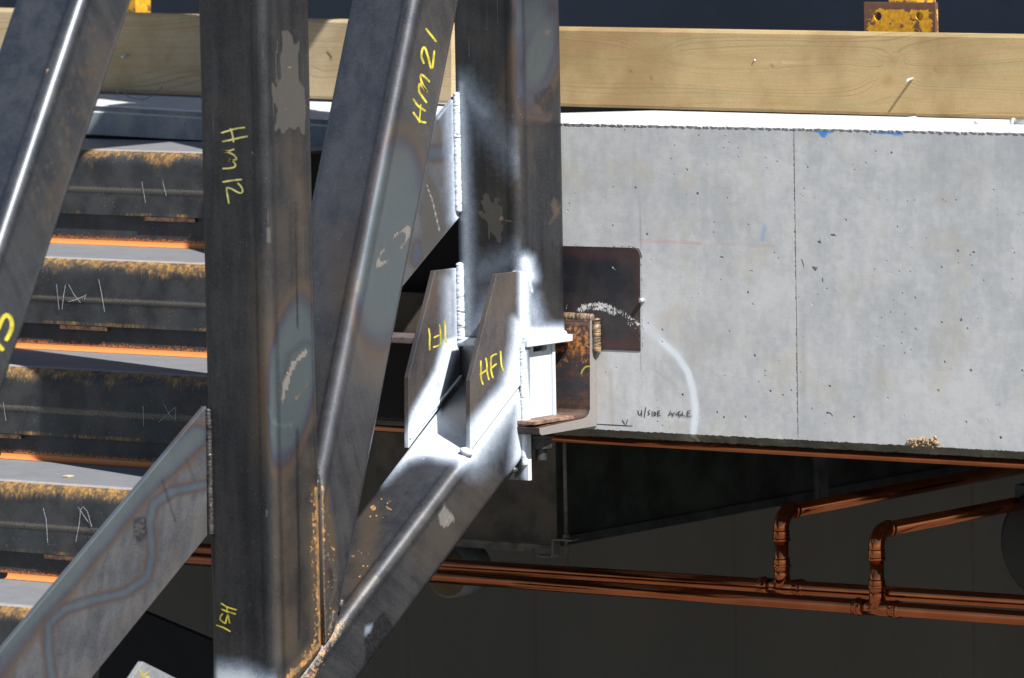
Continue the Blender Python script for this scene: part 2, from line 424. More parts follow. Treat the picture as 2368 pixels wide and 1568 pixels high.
# --- front post
zp = Z(1060, 1180, .3954); zt = Z(1000, 0, .169); zb = Z(1050, 1900, .5186); z1 = Z(0, 0, .5912)
marks = [
 ('bare', 'poly', z1([(1905, 210), (1945, 205), (1975, 240), (1990, 320), (2030, 265), (2015, 400), (2020, 540), (2060, 600), (2070, 760), (2060, 915), (2040, 905), (2025, 850), (1990, 880),
                      (1960, 860), (1905, 920), (1900, 860), (1860, 890), (1870, 800), (1880, 740), (1840, 640), (1835, 545), (1870, 600), (1905, 520), (1895, 400), (1915, 300)]), 0, 4, .8),
 ('bare', 'line', z1([(1880, 265), (1868, 400), (1875, 560)]), 2.5, 3, .62), ('bare', 'line', z1([(1845, 620), (1850, 760), (1865, 960)]), 1, 3, .6),
 ('rust', 'ell', (670, 158, 4, 4, 0), 0, 4, .7), ('rust', 'ell', (662, 252, 3, 3, 0), 0, 4, .7),
 ('tint', 'ell', (672, 880, 46, 160, .14), 0, 34, 1.0, (1, 0, 0)), ('tint', 'ell', (618, 900, 24, 110, .1), 0, 50, .3),
 ('brown', 'line', [(640, 830), (668, 760), (705, 735), (728, 740)], 3, 12, .7, (1, 0, 0)), ('dark', 'line', [(650, 900), (668, 820), (705, 790), (725, 800)], 2, 12, .45, (1, 0, 0)), ('brown', 'line', [(630, 1000), (660, 1030), (700, 1010), (728, 960)], 3, 12, .7, (1, 0, 0)), ('paint', 'line', [(622, 950), (640, 985), (672, 982)], 2, 12, .14),
 ('bare', 'poly', zp([(410, 535), (430, 570), (420, 630), (380, 650), (330, 690), (310, 740), (270, 800), (255, 870), (235, 980), (210, 970), (200, 1060), (180, 1120), (165, 1050), (170, 950), (185, 850), (235, 770), (270, 660), (300, 670), (350, 590)]), 1, 2, .98),
 ('bare', 'poly', zp([(435, 870), (440, 910), (380, 980), (345, 1045), (305, 1070), (310, 1010), (350, 1000)]), 1, 2, .95), ('bare', 'line', zp([(215, 1135), (270, 1075)]), 2, 3, .6),
 ('rust', 'ell', (670, 737, 2.5, 3, 0), 0, 3, .9), ('rust', 'ell', (664, 862, 2.5, 3, 0), 0, 3, .9),
 ('dark', 'line', [(684, 470), (687, 690), (688, 760)], 1.6, 2, 1.0, (1, 0, 0)), ('dark', 'line', [(687, 990), (692, 1480)], 1.8, 2, 1.1, (1, 0, 0)),
 ('dark', 'line', [(716, 500), (728, 1050)], 1, 2, .7, (1, 0, 0)), ('dark', 'line', [(671, 0), (674, 60)], 3, 4, .6, (1, 0, 0)),
 ('brown', 'line', [(695, 420), (700, 720)], 10, 30, .75, (1, 0, 0)), ('brown', 'line', [(660, 1100), (665, 1500)], 14, 40, .75, (1, 0, 0)),
 ('brown', 'line', [(712, 1050), (714, 1400)], 8, 30, .6, (1, 0, 0)), ('brown', 'line', [(650, 500), (655, 720)], 8, 40, .45, (1, 0, 0)), ('brown', 'line', [(670, 330), (700, 460)], 14, 40, .5, (1, 0, 0)),
 ('rust', 'poly', zb([(380, 90), (430, 80), (440, 1300), (360, 1430), (240, 1568), (160, 1568), (300, 1400), (400, 1280), (385, 900), (370, 560), (380, 300)]), 2, 9, .42), ('brown', 'poly', zb([(380, 90), (430, 80), (440, 1300), (360, 1430), (240, 1568), (160, 1568), (300, 1400), (400, 1280), (385, 900), (370, 560), (380, 300)]), 4, 12, 1),
 ('rust', 'line', zb([(420, 120), (430, 700), (450, 1300), (330, 1440), (200, 1568)]), 3, 7, .85), ('rust', 'ell', (588, 355, 10, 8, 0), 0, 12, .33), ('rust', 'ell', (590, 390, 12, 8, 0), 0, 12, .3), ('rust', 'line', [(482, 240), (484, 255)], 2, 6, .4),
 ('paint', 'poly', [(485, 1545), (560, 1550), (625, 1580), (625, 1700), (485, 1700)], 0, 46, .95, (0, -1, 0)),
 ('bare', 'line', [(621, 530), (622, 560)], 5, 4, .7), ('bare', 'ell', (617, 1186, 4, 14, 0), 0, 4, .6),
 ('dark', 'line', [(560, 900), (600, 1300)], 20, 80, .4, (0, -1, 0)), ('brown', 'line', [(600, 600), (610, 900)], 8, 40, .4, (0, -1, 0)),
]
o, LA, Ld, Ln, Lh = post_member(622, 738, -2.4, 1.4, [(dA, -dn)], M_post, marks)
o['label'] = 'thick dark post marked with yellow letters and a heat tinted patch'
front_post = o

# --- steep brace with the yellow HM21 mark
M_br1 = steel('steel_brace_steep', math.radians(-16), dark=(.030, .032, .040), light=(.070, .069, .072), along=1.2)
zh = Z(1500, 330, .5229); zk = Z(1050, 1150, .2551); zc = Z(1200, 900, .5912)
marks = [
 ('tint', 'ell', (900, 560, 62, 200, .12), 0, 40, 1.0, (1, 0, 0)), ('tint', 'ell', (800, 600, 40, 110, .2), 0, 60, .16, (0, -1, .3)),
 ('brown', 'line', [(868, 540), (900, 470), (945, 452), (962, 470)], 3, 12, .75, (1, 0, 0)), ('brown', 'line', [(835, 640), (870, 560), (925, 520), (950, 525)], 2, 12, .6, (1, 0, 0)), ('brown', 'line', [(845, 740), (880, 748), (920, 715), (940, 670)], 3, 10, .75, (1, 0, 0)), ('brown', 'line', [(850, 700), (885, 690), (925, 640)], 2, 12, .45, (1, 0, 0)),
 ('bare', 'poly', zh([(125, 1210), (150, 1150), (200, 1130), (250, 1080), (275, 1110), (270, 1180), (200, 1285), (170, 1285), (220, 1220), (240, 1150), (190, 1160), (135, 1215)]), 1, 2.5, .98),
 ('bare', 'poly', zh([(0, 1400), (40, 1290), (85, 1250), (70, 1300), (30, 1350), (60, 1360), (120, 1345), (90, 1390), (20, 1430)]), 1, 2.5, .98),
 ('brown', 'line', [(905, 420), (940, 330)], 20, 60, .45, (1, 0, 0)), ('brown', 'line', [(850, 740), (870, 860)], 22, 60, .75, (1, 0, 0)),
 ('rust', 'line', [(755, 640), (790, 700)], 6, 26, .33, (0, -1, .3)), ('brown', 'line', [(770, 560), (800, 700)], 16, 60, .6, (0, -1, .3)),
 ('rust', 'line', [(760, 480), (770, 560)], 4, 26, .28, (0, -1, .3)),
 ('bare', 'line', [(830, 655), (827, 668)], 9, 5, .7), ('rust', 'line', [(1040, 10), (1020, 120)], 4, 24, .28, (1, 0, 0)),
 ('rust', 'poly', zb([(430, 60), (490, 80), (510, 230), (560, 500), (575, 800), (540, 1000), (570, 1050), (600, 1000), (640, 1060), (560, 1300), (480, 1300), (440, 1100)]), 0, 9, .35), ('brown', 'poly', zb([(430, 60), (490, 80), (510, 230), (560, 500), (575, 800), (540, 1000), (640, 1060), (560, 1300), (480, 1300), (440, 1100)]), 0, 10, 1),
 ('rust', 'line', zb([(445, 120), (448, 700), (460, 1300)]), 6, 8, .92), ('bare', 'line', zb([(548, 1050), (540, 1120), (510, 1200)]), 4, 3, 1.0),
 ('bare', 'line', zb([(520, 640), (565, 760), (560, 880), (530, 970)]), 5, 4, .62), ('dark', 'line', zb([(520, 740), (550, 850), (545, 900)]), 5, 4, .6),
 ('bare', 'line', zb([(455, 50), (460, 110)]), 8, 3, .9),
]
yb = YLf + Lh
o, *_ = member((958, 0), (750, 1051), (864, 1051), -1.35, 1.75,
   [(Vector((0, YR, 0)), Vector((0, 1, 0))), (Vector((0, yb, 0)), Vector((0, -1, 0))), (dA, -dn)], 'brace', M_br1, marks)
o['label'] = 'steep brace with yellow letters and a blue heat tinted patch'; brace1 = o

# --- outer brace at the left edge of the picture
M_br2 = steel('steel_brace_outer', math.radians(-33), dark=(.028, .032, .040), light=(.064, .066, .070), along=1.4)
z4 = Z(0, 900, .5912)
marks = [('brown', 'ell', (230, 150, 20, 60, .3), 0, 40, .5, (1, 0, 0)), ('brown', 'ell', (140, 420, 10, 60, .4), 0, 30, .55, (1, 0, 0)), ('rust', 'ell', (108, 165, 3, 8, .4), 0, 5, .55)]
for i in range(60):
    y = rng.uniform(60, 520); x = 250-y*.33+rng.normal()*26
    marks.append(('brown', 'ell', (x, y, 2+rng.rand()*2.5, 3.5+rng.rand()*5, .1), 0, 3, .95, (1, 0, 0)))
o, *_ = member((186, 0), (14, 512), (147, 505), -1.3, 1.6, [(Vector((0, YLf, 0)), Vector((0, 1, 0)))], 'brace', M_br2, marks, ds=.005)
o['label'] = 'outer brace at the left edge with a bright rolled corner'; brace2 = o

# --- low brace running down to the left
M_br3 = steel('steel_brace_low', math.radians(-58), dark=(.028, .031, .038), light=(.070, .068, .068), along=1.2)
z9 = Z(1400, 1680, .4912)
marks = [
 ('paint', 'poly', [(925, 1010), (1000, 960), (1070, 1010), (1090, 1030), (1076, 1064), (1030, 1058), (985, 1048), (940, 1060), (905, 1090), (880, 1110), (900, 1030)], 0, 30, 1.15),
 ('paint', 'poly', [(1010, 870), (1130, 800), (1095, 1040), (940, 1040)], 0, 20, .14), ('paint', 'poly', [(935, 1040), (1010, 900), (1018, 930), (1016, 1000), (1075, 1022), (1090, 1030), (1075, 1060), (950, 1050)], 0, 8, 1.1),  # paint thinned inside the near gusset's shadow outline, painting in part of that shade
 ('paint', 'line', [(1205, 860), (1203, 1085)], 10, 36, 1.1, (1, 0, 0)), ('paint', 'line', [(1090, 1045), (1190, 900)], 22, 62, .95, (1, 0, 0)),
 ('paint', 'line', [(1100, 1080), (1150, 1000)], 10, 60, .5, (1, 0, 0)),
 ('bare', 'poly', z9([(770, 670), (790, 710), (820, 740), (850, 780), (858, 830), (820, 850), (800, 880), (765, 888), (735, 870), (720, 820), (712, 760), (745, 720)]), 0, 3, 1.0),
 ('rust', 'ell', (1034, 1206, 3, 4, 0), 0, 3, .8), ('rust', 'ell', (1046, 1206, 3, 3, 0), 0, 3, .8), ('rust', 'ell', (1040, 1195, 3, 3, 0), 0, 3, .7),
 ('dark', 'poly', zb([(930, 1060), (945, 1090), (990, 1130), (1000, 1180), (1010, 1250), (930, 1320), (850, 1420), (790, 1450), (800, 1330), (780, 1280), (850, 1180), (880, 1110)]), 0, 4, .95),
 ('rust', 'line', zb([(890, 1270), (915, 1210)]), 2, 6, .42), ('paint', 'poly', zb([(795, 1170), (850, 1150), (830, 1210), (790, 1240)]), 0, 6, .5),
 ('rust', 'poly', zb([(640, 1060), (670, 1090), (600, 1230), (560, 1310), (530, 1330), (480, 1400), (400, 1568), (160, 1568), (430, 1340), (540, 1200)]), 0, 8, .5),
 ('bare', 'poly', zb([(600, 1180), (660, 1080), (660, 1120), (610, 1230), (550, 1305), (545, 1230)]), 0, 4, .7),
 ('dark', 'poly', zb([(440, 1340), (490, 1300), (480, 1500), (440, 1440)]), 0, 5, .5), ('rust', 'poly', zb([(440, 1340), (490, 1300), (480, 1500), (440, 1440)]), 0, 5, .4),
 ('rust', 'ell', (862, 1174, 7, 5, -.2), 0, 4, .7), ('brown', 'poly', [(845, 1150), (880, 1190), (850, 1330), (815, 1400), (812, 1340), (835, 1250)], 0, 26, .8),
 ('bare', 'line', [(868, 1340), (838, 1368)], 9, 6, .8), ('brown', 'line', [(1000, 1270), (1100, 1160)], 26, 70, .4, (1, 0, 0)),
]
for i in range(26):
    t = rng.rand(); marks.append(('rust', 'ell', (900-70*t+rng.normal()*16, 1150+160*t+rng.normal()*14, 1.5+rng.rand()*2.5, 1.5+rng.rand()*1.5, -.4), 0, 3, .62, (0, -.5, .8)))
for p in ((915, 1078), (925, 1082), (980, 1060), (900, 1105), (890, 1110)): marks.append(('rust', 'ell', (p[0], p[1], 2.5, 2, 0), 0, 3, .75))
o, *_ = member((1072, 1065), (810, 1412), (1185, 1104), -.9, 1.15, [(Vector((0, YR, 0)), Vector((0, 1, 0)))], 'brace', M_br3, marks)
o['label'] = 'low diagonal brace with white paint at its upper end'; brace3 = o

_a, _b = UY(240, 243, .2), UY(468, 256, .2)
zc1 = float(_a[2]+(XM-_a[0])/.871); zc0 = float(_b[2]+(XT-_b[0])/.871)
for y0_, y1_ in ((YLb+.002, YR-.002), (-.025, .30)):
    bm = box(XM, XT, y0_, y1_, zc0, zc1, .012); me = bpy.data.meshes.new('chord'); bm.to_mesh(me); bm.free(); paint(me, []); me.materials.append(M_post); reg(bpy.data.objects.new('chord', me), truss)
# --- plates
M_plate = steel('plate_steel', .2, dark=(.034, .031, .036), light=(.078, .066, .060), rough=.5, metal=.4, along=5, coat=.2)
M_flat = steel('flat_brace_steel', .3, dark=(.050, .055, .066), light=(.105, .105, .11), rough=.45, metal=.45, along=5)
def xplate(name, pts, X, th, mat, marks, step=.006, bev=.0012, parent=None, label=None):
    bm = prism([UX(a, b, X) for a, b in pts], (-th, 0, 0), bev)
    slice_grid(bm, 2, step); slice_grid(bm, 1, step)
    me = bpy.data.meshes.new(name); bm.normal_update(); bm.to_mesh(me); bm.free()
    paint(me, marks); me.materials.append(mat)
    ob = reg(bpy.data.objects.new(name, me), parent or truss)
    if label: ob['label'] = label
    return ob
YRx = lambda X, y, Y=YR: float(proj(np.array([[X, Y, UX(1206, y, XT)[2]]]))[0][0])
bx = 1206
pm = [('paint', 'line', [(1207, 620), (1207, 800)], 4, 16, 1.1), ('paint', 'line', [(1205, 800), (1205, 900)], 14, 20, 1.1),
      ('paint', 'poly', [(1085, 985), (1130, 930), (1165, 890), (1186, 800), (1190, 740), (1230, 740), (1230, 900), (1140, 1060), (1080, 1060)], 0, 26, .95),
      ('dark', 'line', [(1125, 915), (1150, 880)], 1, 6, .3), ('brown', 'line', [(1110, 700), (1190, 660)], 20, 60, .5), ('brown', 'line', [(1092, 900), (1092, 980)], 8, 30, .6),
      ('rust', 'ell', (1137, 723, 1.6, 3, 0), 0, 2, 1), ('rust', 'ell', (1137, 700, 1.5, 2.5, 0), 0, 2, .9), ('rust', 'ell', (1180, 800, 1.5, 2, 0), 0, 2, .8)]
def on_diag(x, X=None):                         # picture y of the low brace's top line at column x
    return 1065+(1072-x)*(1412-1065)/(1072-810.)
zz = on_diag(bx)
gp = xplate('gusset_plate', [(1148, 634), (bx, 627), (bx, zz-1), (1087, on_diag(1087)-1), (1087, 880)], XT, .013, M_plate, pm, label='near triangular plate with yellow letters HF1')
Xr = XM+.013
dxp = (proj(np.array([UX(1087, 880, XT)-np.array([Wd-.013, 0, 0])]))[0][0]-1087, proj(np.array([UX(1087, 880, XT)-np.array([Wd-.013, 0, 0])]))[1][0]-880)
sh = lambda L: [(a+dxp[0], b+dxp[1]) for a, b in L]
pm2 = [('paint', 'line', [(1066, 615), (1072, 800)], 12, 34, 1.15), ('paint', 'line', [(1040, 650), (1040, 780)], 4, 36, .75),
       ('paint', 'poly', [(940, 1010), (960, 950), (1010, 860), (1030, 790), (1060, 780), (1045, 830), (1015, 925), (1012, 960), (945, 1060)], 2, 18, 1.15), ('paint', 'poly', [(1030, 830), (1090, 800), (1090, 950), (1000, 1000)], 0, 12, .13),  # thin paint on the shaded part also paints in some of its shade
       ('brown', 'line', [(985, 700), (1010, 650)], 20, 50, .5), ('dark', 'line', [(960, 800), (955, 900)], 14, 40, .25), ('brown', 'line', [(948, 880), (948, 950)], 8, 30, .4)]
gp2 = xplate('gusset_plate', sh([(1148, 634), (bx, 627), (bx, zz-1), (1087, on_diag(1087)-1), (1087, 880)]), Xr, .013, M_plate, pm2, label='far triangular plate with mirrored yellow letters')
# flat braces in the far plane
fm = [('paint', 'line', [(1062, 200), (1066, 500)], 12, 34, 1.15), ('paint', 'line', [(1035, 240), (1045, 480)], 2, 26, .6), ('paint', 'line', [(1055, 215), (1012, 270)], 3, 8, .7),
      ('tint', 'line', [(1000, 355), (1040, 352)], 14, 20, .62), ('tint', 'line', [(968, 570), (962, 600)], 12, 20, .55),
      ('brown', 'line', [(1010, 310), (985, 330)], 8, 30, .5), ('bare', 'poly', [(988, 400), (1012, 440), (1024, 500), (1030, 530), (985, 600), (975, 560), (978, 470)], 0, 12, .78), ('rust', 'line', [(985, 410), (975, 560)], 3, 14, .36),
      ('bare', 'line', [(985, 425), (1000, 465), (1016, 535)], 1.5, 3, 1.2)]
fb_ = xplate('flat_brace', [(1067, 208), (1069, 494), (597, 1069), (595, 783)], Xr, .013, M_flat, fm, label='upper flat steel brace painted white along its weld')
zl = Z(0, 2100, .5279)
fm = [('tint', 'line', zl([(430, 20), (600, 280), (100, 900), (-100, 1200)][1:]), 18, 40, .6), ('tint', 'line', [(455, 1010), (330, 1120), (140, 1350), (0, 1500)], 16, 36, .92),
      ('tint', 'line', [(480, 1120), (400, 1135), (356, 1165), (345, 1210), (352, 1280), (340, 1335), (290, 1370), (215, 1388), (150, 1408), (112, 1445), (112, 1500), (120, 1568)], 8, 16, .72),
      ('brown', 'line', [(380, 1330), (430, 1240)], 4, 20, .5), ('brown', 'ell', (440, 1060, 14, 26, .3), 0, 14, .5), ('brown', 'line', [(245, 1480), (330, 1380)], 3, 16, .5),
      ('bare', 'poly', zl([(1020, -40), (1100, -60), (1110, 60), (1080, 100), (1030, 110), (1010, 50)]), 0, 6, .5), ('dark', 'poly', zl([(1010, -40), (1100, -60), (1115, 70), (1050, 140), (1020, 90)]), 0, 5, .9),
      ('dark', 'line', [(375, 1110), (405, 1205)], 2, 3, .6), ('dark', 'line', [(430, 1060), (450, 1110)], 2, 4, .4), ('brown', 'poly', [(330, 1410), (425, 1290), (470, 1170), (480, 1240), (220, 1568), (180, 1568)], 0, 26, .3)]
lx = float(proj(np.array([[Xr, YLf, LA.z]]))[0][0])
fb2 = xplate('flat_brace', [(lx, 939), (lx+2, 1238), (-190, 2063), (-190, 1733)], Xr, .013, M_flat, fm, label='lower flat steel brace with blue heat tint bands')

# --- end plate, cap plate and bearing stub: white painted
M_white = steel('painted_steel', 0, dark=(.05, .052, .058), light=(.1, .1, .105))
def ybox(name, x0, x1, y0, y1, z0, z1, marks, bev=.001, mat=None, step=.008, label=None):
    bm = box(x0, x1, y0, y1, z0, z1, bev); 
    for ax in range(3): slice_grid(bm, ax, step)
    me = bpy.data.meshes.new(name); bm.normal_update(); bm.to_mesh(me); bm.free(); paint(me, marks); me.materials.append(mat or M_white)
    ob = reg(bpy.data.objects.new(name, me), truss)
    if label: ob['label'] = label
    return ob
zE0 = UX(1216, 1113, XT+.013)[2]; zCapT = ZRT; zCapB = ZRT-.016
allw = [('paint', 'ell', (1240, 900, 400, 400, 0), 0, 5, 1.2)]
endm = [('paint', 'line', [(1200, 780), (1224, 1100)], 12, 14, 1.2), ('paint', 'ell', (1130, 860, 60, 60, 0), 0, 60, .12), ('paint', 'line', [(1215, 1085), (1222, 1113)], 3, 10, .8)]  # little paint on the face inside the recess, to darken its shade
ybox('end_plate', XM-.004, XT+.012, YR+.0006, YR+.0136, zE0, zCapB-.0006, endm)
ycap = float(UX(1325, 790, XT+.02)[1])
capm = [('paint', 'ell', (1250, 790, 160, 60, 0), 0, 5, 1.2)]
bm = box(XM-.012, XT+.019, YR-.004, min(ycap, -.006), zCapB, zCapT-.0006, .0015)
me = bpy.data.meshes.new('cap_plate'); bm.to_mesh(me); bm.free(); paint(me, allw); me.materials.append(M_white); reg(bpy.data.objects.new('cap_plate', me), truss)
# stub: web plate with a slot, back flange
XS = XT-.006; YB = YR+.0142
def yS(px): return float(UX(px, 880, XS)[1])
zS0 = float(UX(1281, 975, XS)[2]); yb1 = yS(1281)
a0, a1 = yS(1234), yS(1266); zs_t = zCapB-.0007; zs_b = zs_t-.016
webm = [('paint', 'ell', (1250, 880, 100, 130, 0), 0, 5, .98)]
pts = [(XS, YB, zs_t), (XS, a0, zs_t), (XS, a0, zs_b), (XS, a1-.006, zs_b), (XS, a1, zs_b+.005), (XS, a1, zs_t), (XS, yb1-.011, zs_t), (XS, yb1-.011, zS0), (XS, YB, zS0)]
bm = prism(pts, (-.014, 0, 0)); slice_grid(bm, 2, .01)
me = bpy.data.meshes.new('web_plate'); bm.to_mesh(me); bm.free(); paint(me, webm); me.materials.append(M_white); reg(bpy.data.objects.new('web_plate', me), truss)
ybox('flange', XM+.01, XT-.001, yb1-.0104, yb1, zS0, zs_t, allw)
ybox('web_plate', XM+.02, XM+.034, YB, yb1-.011, zS0, zs_t, allw)
# --- welds
wp = lambda x, y, X, Y: (X, Y, float(UX(x, y, X)[2]))
zf = lambda y, X=None: float(UX(1206, y, XT)[2])
weld('weld_bead', (XT-.012, YR-.004, zf(627)), (XT-.012, YR-.004, zf(790)), .008, M_weldw, truss)
weld('weld_bead', (XM+.018, YR-.004, zf(612)), (XM+.018, YR-.004, zf(792)), .009, M_weldw, truss, step=.008, amp=.05)
weld('weld_bead', (XT+.004, YR-.002, zf(798)), (XT+.004, YR-.002, zf(1078)), .0075, M_weldw, truss, step=.008)
weld('weld_bead', (XM+.017, YR-.004, float(UX(1067, 212, Xr)[2])), (XM+.017, YR-.004, float(UX(1067, 490, Xr)[2])), .008, M_weldw, truss, step=.008, amp=.05)
weld('weld_bead', (Xr+.003, YLf-.003, float(UX(lx, 945, Xr)[2])), (Xr+.003, YLf-.003, float(UX(lx, 1238, Xr)[2])), .0065, M_weldd, truss, step=.0075)
P = UX(1083, 1040, XT); weld('weld_bead', (P[0]-.022, P[1]-.002, P[2]), (P[0]+.002, P[1]+.012, P[2]-.012), .009, M_weldw, truss, step=.02)
P = UX(742, 1122, XT); weld('weld_bead', (XT-.012, P[1]-.002, P[2]-.03), (XT-.014, P[1]+.002, P[2]+.012), .008, M_weldd, truss, step=.012)
P = UX(800, 1398, XT); weld('weld_bead', (XT-.012, P[1]+.002, P[2]+.012), (XT-.012, P[1]-.008, P[2]-.008), .007, M_weldd, truss, step=.012)
P = UX(1196, 1085, XT); weld('weld_bead', (XT-.02, P[1]-.003, P[2]), (XT-.004, P[1]+.006, P[2]-.003), .008, M_weldd, truss, step=.02)
# fillet along diag/far plate and cap
weld('weld_bead', (XM-.004, YR-.004, ZRT-.012), (XT-.02, YR-.004, ZRT-.012), .009, M_weldw, truss, step=.014)
weld('weld_bead', (XT+.003, YR+.01, ZRT+.001), (XT+.003, min(ycap, -.03)-.004, ZRT+.001), .008, M_weldw, truss, step=.014)
A1 = UX(946, 1014, Xr); A2 = UX(1065, 868, Xr)
weld('weld_bead', (Xr+.002, A1[1], A1[2]), (Xr+.002, A2[1], A2[2]), .003, M_weldw, truss, step=.012)

# --- handwriting on the steel
z = Z(860, 490, .2168)
t1 = strokes('marking', [z([(120, 195), (280, 145), (420, 110), (545, 95)]), z([(145, 355), (330, 315), (480, 280), (598, 258)]), z([(285, 120), (320, 220), (342, 358)]),
 z([(345, 497), (250, 530), (130, 542), (230, 548), (340, 600), (395, 665), (370, 690), (310, 705), (220, 688), (320, 710), (378, 785), (345, 830), (260, 848), (145, 853)]),
 z([(145, 1100), (320, 1072), (485, 1055)]), z([(425, 1125), (490, 1200), (510, 1275), (470, 1305), (400, 1280), (300, 1225), (225, 1210), (218, 1270), (240, 1400), (255, 1495)])], 'Y', YLf, 4.0, M_yeld, front_post)
z = Z(840, 2390, .1020)
strokes('marking', [z([(440, 240), (650, 370), (850, 440), (1030, 490)]), z([(455, 465), (650, 550), (850, 610), (1000, 660)]), z([(665, 375), (668, 590)]),
 z([(490, 650), (430, 720), (395, 820), (440, 920), (590, 1015), (620, 960), (660, 800), (710, 670), (740, 850), (770, 1010)]), z([(250, 1090), (550, 1200), (790, 1340)])], 'Y', YLf, 3.4, M_yel, front_post)
z = Z(1620, 90, .268)
strokes('marking', [z([(315, 95), (380, 180), (465, 285)]), z([(280, 610), (245, 500), (265, 390), (300, 385), (340, 500), (375, 640), (395, 680), (415, 640), (437, 430)]),
 z([(365, 885), (300, 820), (240, 780), (235, 840), (270, 940), (325, 1035), (260, 960), (215, 920), (210, 1030), (260, 1110), (320, 1195)]),
 z([(125, 1145), (180, 1230), (240, 1280), (300, 1320)]), z([(125, 1345), (200, 1450), (250, 1485), (310, 1495)]), z([(235, 1230), (215, 1490)])], 'X', XT, 4.8, M_yel, brace1)
z = Z(1890, 1380, .1148)
strokes('marking', [z([(290, 560), (298, 800), (295, 1000), (310, 1200), (365, 1375)]), z([(465, 470), (500, 650), (510, 900), (540, 1080), (575, 1210)]), z([(265, 1035), (400, 940), (515, 860)]),
 z([(650, 410), (640, 600), (640, 830), (670, 1000), (715, 1150)]), z([(655, 410), (740, 350), (840, 320)]), z([(660, 810), (740, 740), (835, 665)]), z([(980, 230), (990, 450), (1010, 700), (1075, 905)])], 'X', XT, 3.9, M_yel, gp)
z = Z(1690, 1260, .1020)
strokes('marking', [z([(250, 540), (285, 800), (280, 1100), (285, 1380)]), z([(670, 390), (700, 600), (710, 1000), (700, 1160), (560, 1230), (430, 1265)]), z([(460, 890), (600, 820), (710, 780)]), z([(868, 250), (895, 500), (900, 900), (950, 1080)])], 'X', Xr, 3.9, M_yel, gp2)
z = Z(0, 1220, .1276)
strokes('marking', [z([(-60, 760), (20, 560), (100, 400), (210, 330), (300, 380), (360, 520), (370, 720), (310, 880), (200, 1090)]), z([(-120, 1180), (0, 1310), (80, 1400)])], 'X', XT, 9.5, M_yel, brace2)

# ================================================================== CONCRETE SLAB EDGE (right)
def concrete(name='concrete_face', c1=(.37, .378, .388), c2=(.50, .502, .497), tan=True):
    m = NT(name); q = m.pos(); st = m.pos(0, (9, 9, 1.6)); hz = m.pos(0, (6, 6, 160))
    n1 = m.noise(q, 4.5, 5, .62); n2 = m.noise(st, 3.2, 5, .6); n3 = m.noise(hz, 3, 2, .5); n4 = m.noise(q, 40, 4, .65)
    f = m.math('ADD', m.math('MULTIPLY', n1, .5), m.math('ADD', m.math('MULTIPLY', n2, .2), m.math('MULTIPLY', n4, .3)))
    col = m.mix(m.ss(f, .38, .62), c1, c2)
    col = m.mix(m.ss(n3, .45, .72, 0, .14), col, (.32, .33, .34))
    col = m.mix(m.ss(m.noise(q, 7, 4, .6, .4), .52, .72, 0, .42), col, (.44, .40, .31))
    col = m.mix(m.ss(m.noise(st, 9, 3, .6), .56, .74, 0, .12), col, (.29, .30, .31))
    # air holes
    pits = None
    for sc, a, b, g1, g2 in ((24, .075, .055, .50, .56), (52, .10, .07, .50, .6), (13, .045, .035, .47, .52)):
        v = m.vor(q, sc); gate = m.ss(m.noise(q, 6.5+sc*.03, 2), g1, g2)
        k = m.math('MULTIPLY', m.ss(v.outputs['Distance'], a, b, 0, 1), gate)
        pits = k if pits is None else m.math('MAXIMUM', pits, k)
    A = m.attr('A'); B = m.attr('B')
    crack = thr(m, B[2], m.noise(q, 150, 3, .6), .9, .08)
    pits = m.math('MAXIMUM', pits, crack)
    col = m.mix(m.math('MULTIPLY', B[1], m.ss(n4, .3, .6, .5, 1)), col, (.33, .27, .19))
    col = m.mix(m.ss(m.math('MULTIPLY_ADD', m.math('SUBTRACT', n4, .5), .3, B[0]), .1, .9, 0, .85), col, (.55, .17, .14))
    col = m.mix(m.ss(m.math('MULTIPLY_ADD', m.math('SUBTRACT', n4, .5), .4, A[1]), .12, .8, 0, .95), col, (.02, .22, .58))
    col = m.mix(m.ss(A[2], .0, 1, 0, 1), col, (.20, .21, .22))
    col = m.mix(m.ss(m.math('MULTIPLY_ADD', m.math('SUBTRACT', m.noise(q, 300, 2), .5), .3, A[0]), .05, .9, 0, .92), col, (.70, .75, .80))
    col = m.mix(m.math('MULTIPLY', pits, .8), col, (.05, .05, .05))
    nb = m.bump(m.noise(q, 260, 4, .65), .22, .0012); nb = m.bump(m.noise(hz, 8, 2), .18, .0005, nb)
    nb = m.bump(m.math('SUBTRACT', 1.0, pits), .9, .004, nb); nb = m.bump(n1, .3, .006, nb)
    return m.fin(col, .82, 0, nb, .3)
M_con = concrete()
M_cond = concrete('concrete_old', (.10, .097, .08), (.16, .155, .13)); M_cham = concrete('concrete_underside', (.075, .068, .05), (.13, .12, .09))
M_top = plain('white_screed', (.44, .445, .45), .8, var=.08, sc=25, bump=.25, bsc=120)
slab = thing('concrete_beam', 'deep light grey concrete edge beam with a rusty cast in plate and handwritten note', 'beam')
Pt0, Pt1 = UY(1502, 292, 0), UY(2367, 310.4, 0); Pb0, Pb1 = UY(1502, 999, 0), UY(2367, 1044.3, 0)
def zline(P, Q, X): return P[2]+(Q[2]-P[2])*(X-P[0])/(Q[0]-P[0])
xa = float(UY(1222, 600, 0)[0]); xc = float(UY(1839.5, 650, 0)[0]); xe = float(UY(2520, 650, 0)[0])
YLEDGE = .75
def wob(x, s=1.0): return s*(math.sin(x*97)*.4+math.sin(x*231+1)*.3+math.sin(x*611+2)*.3)
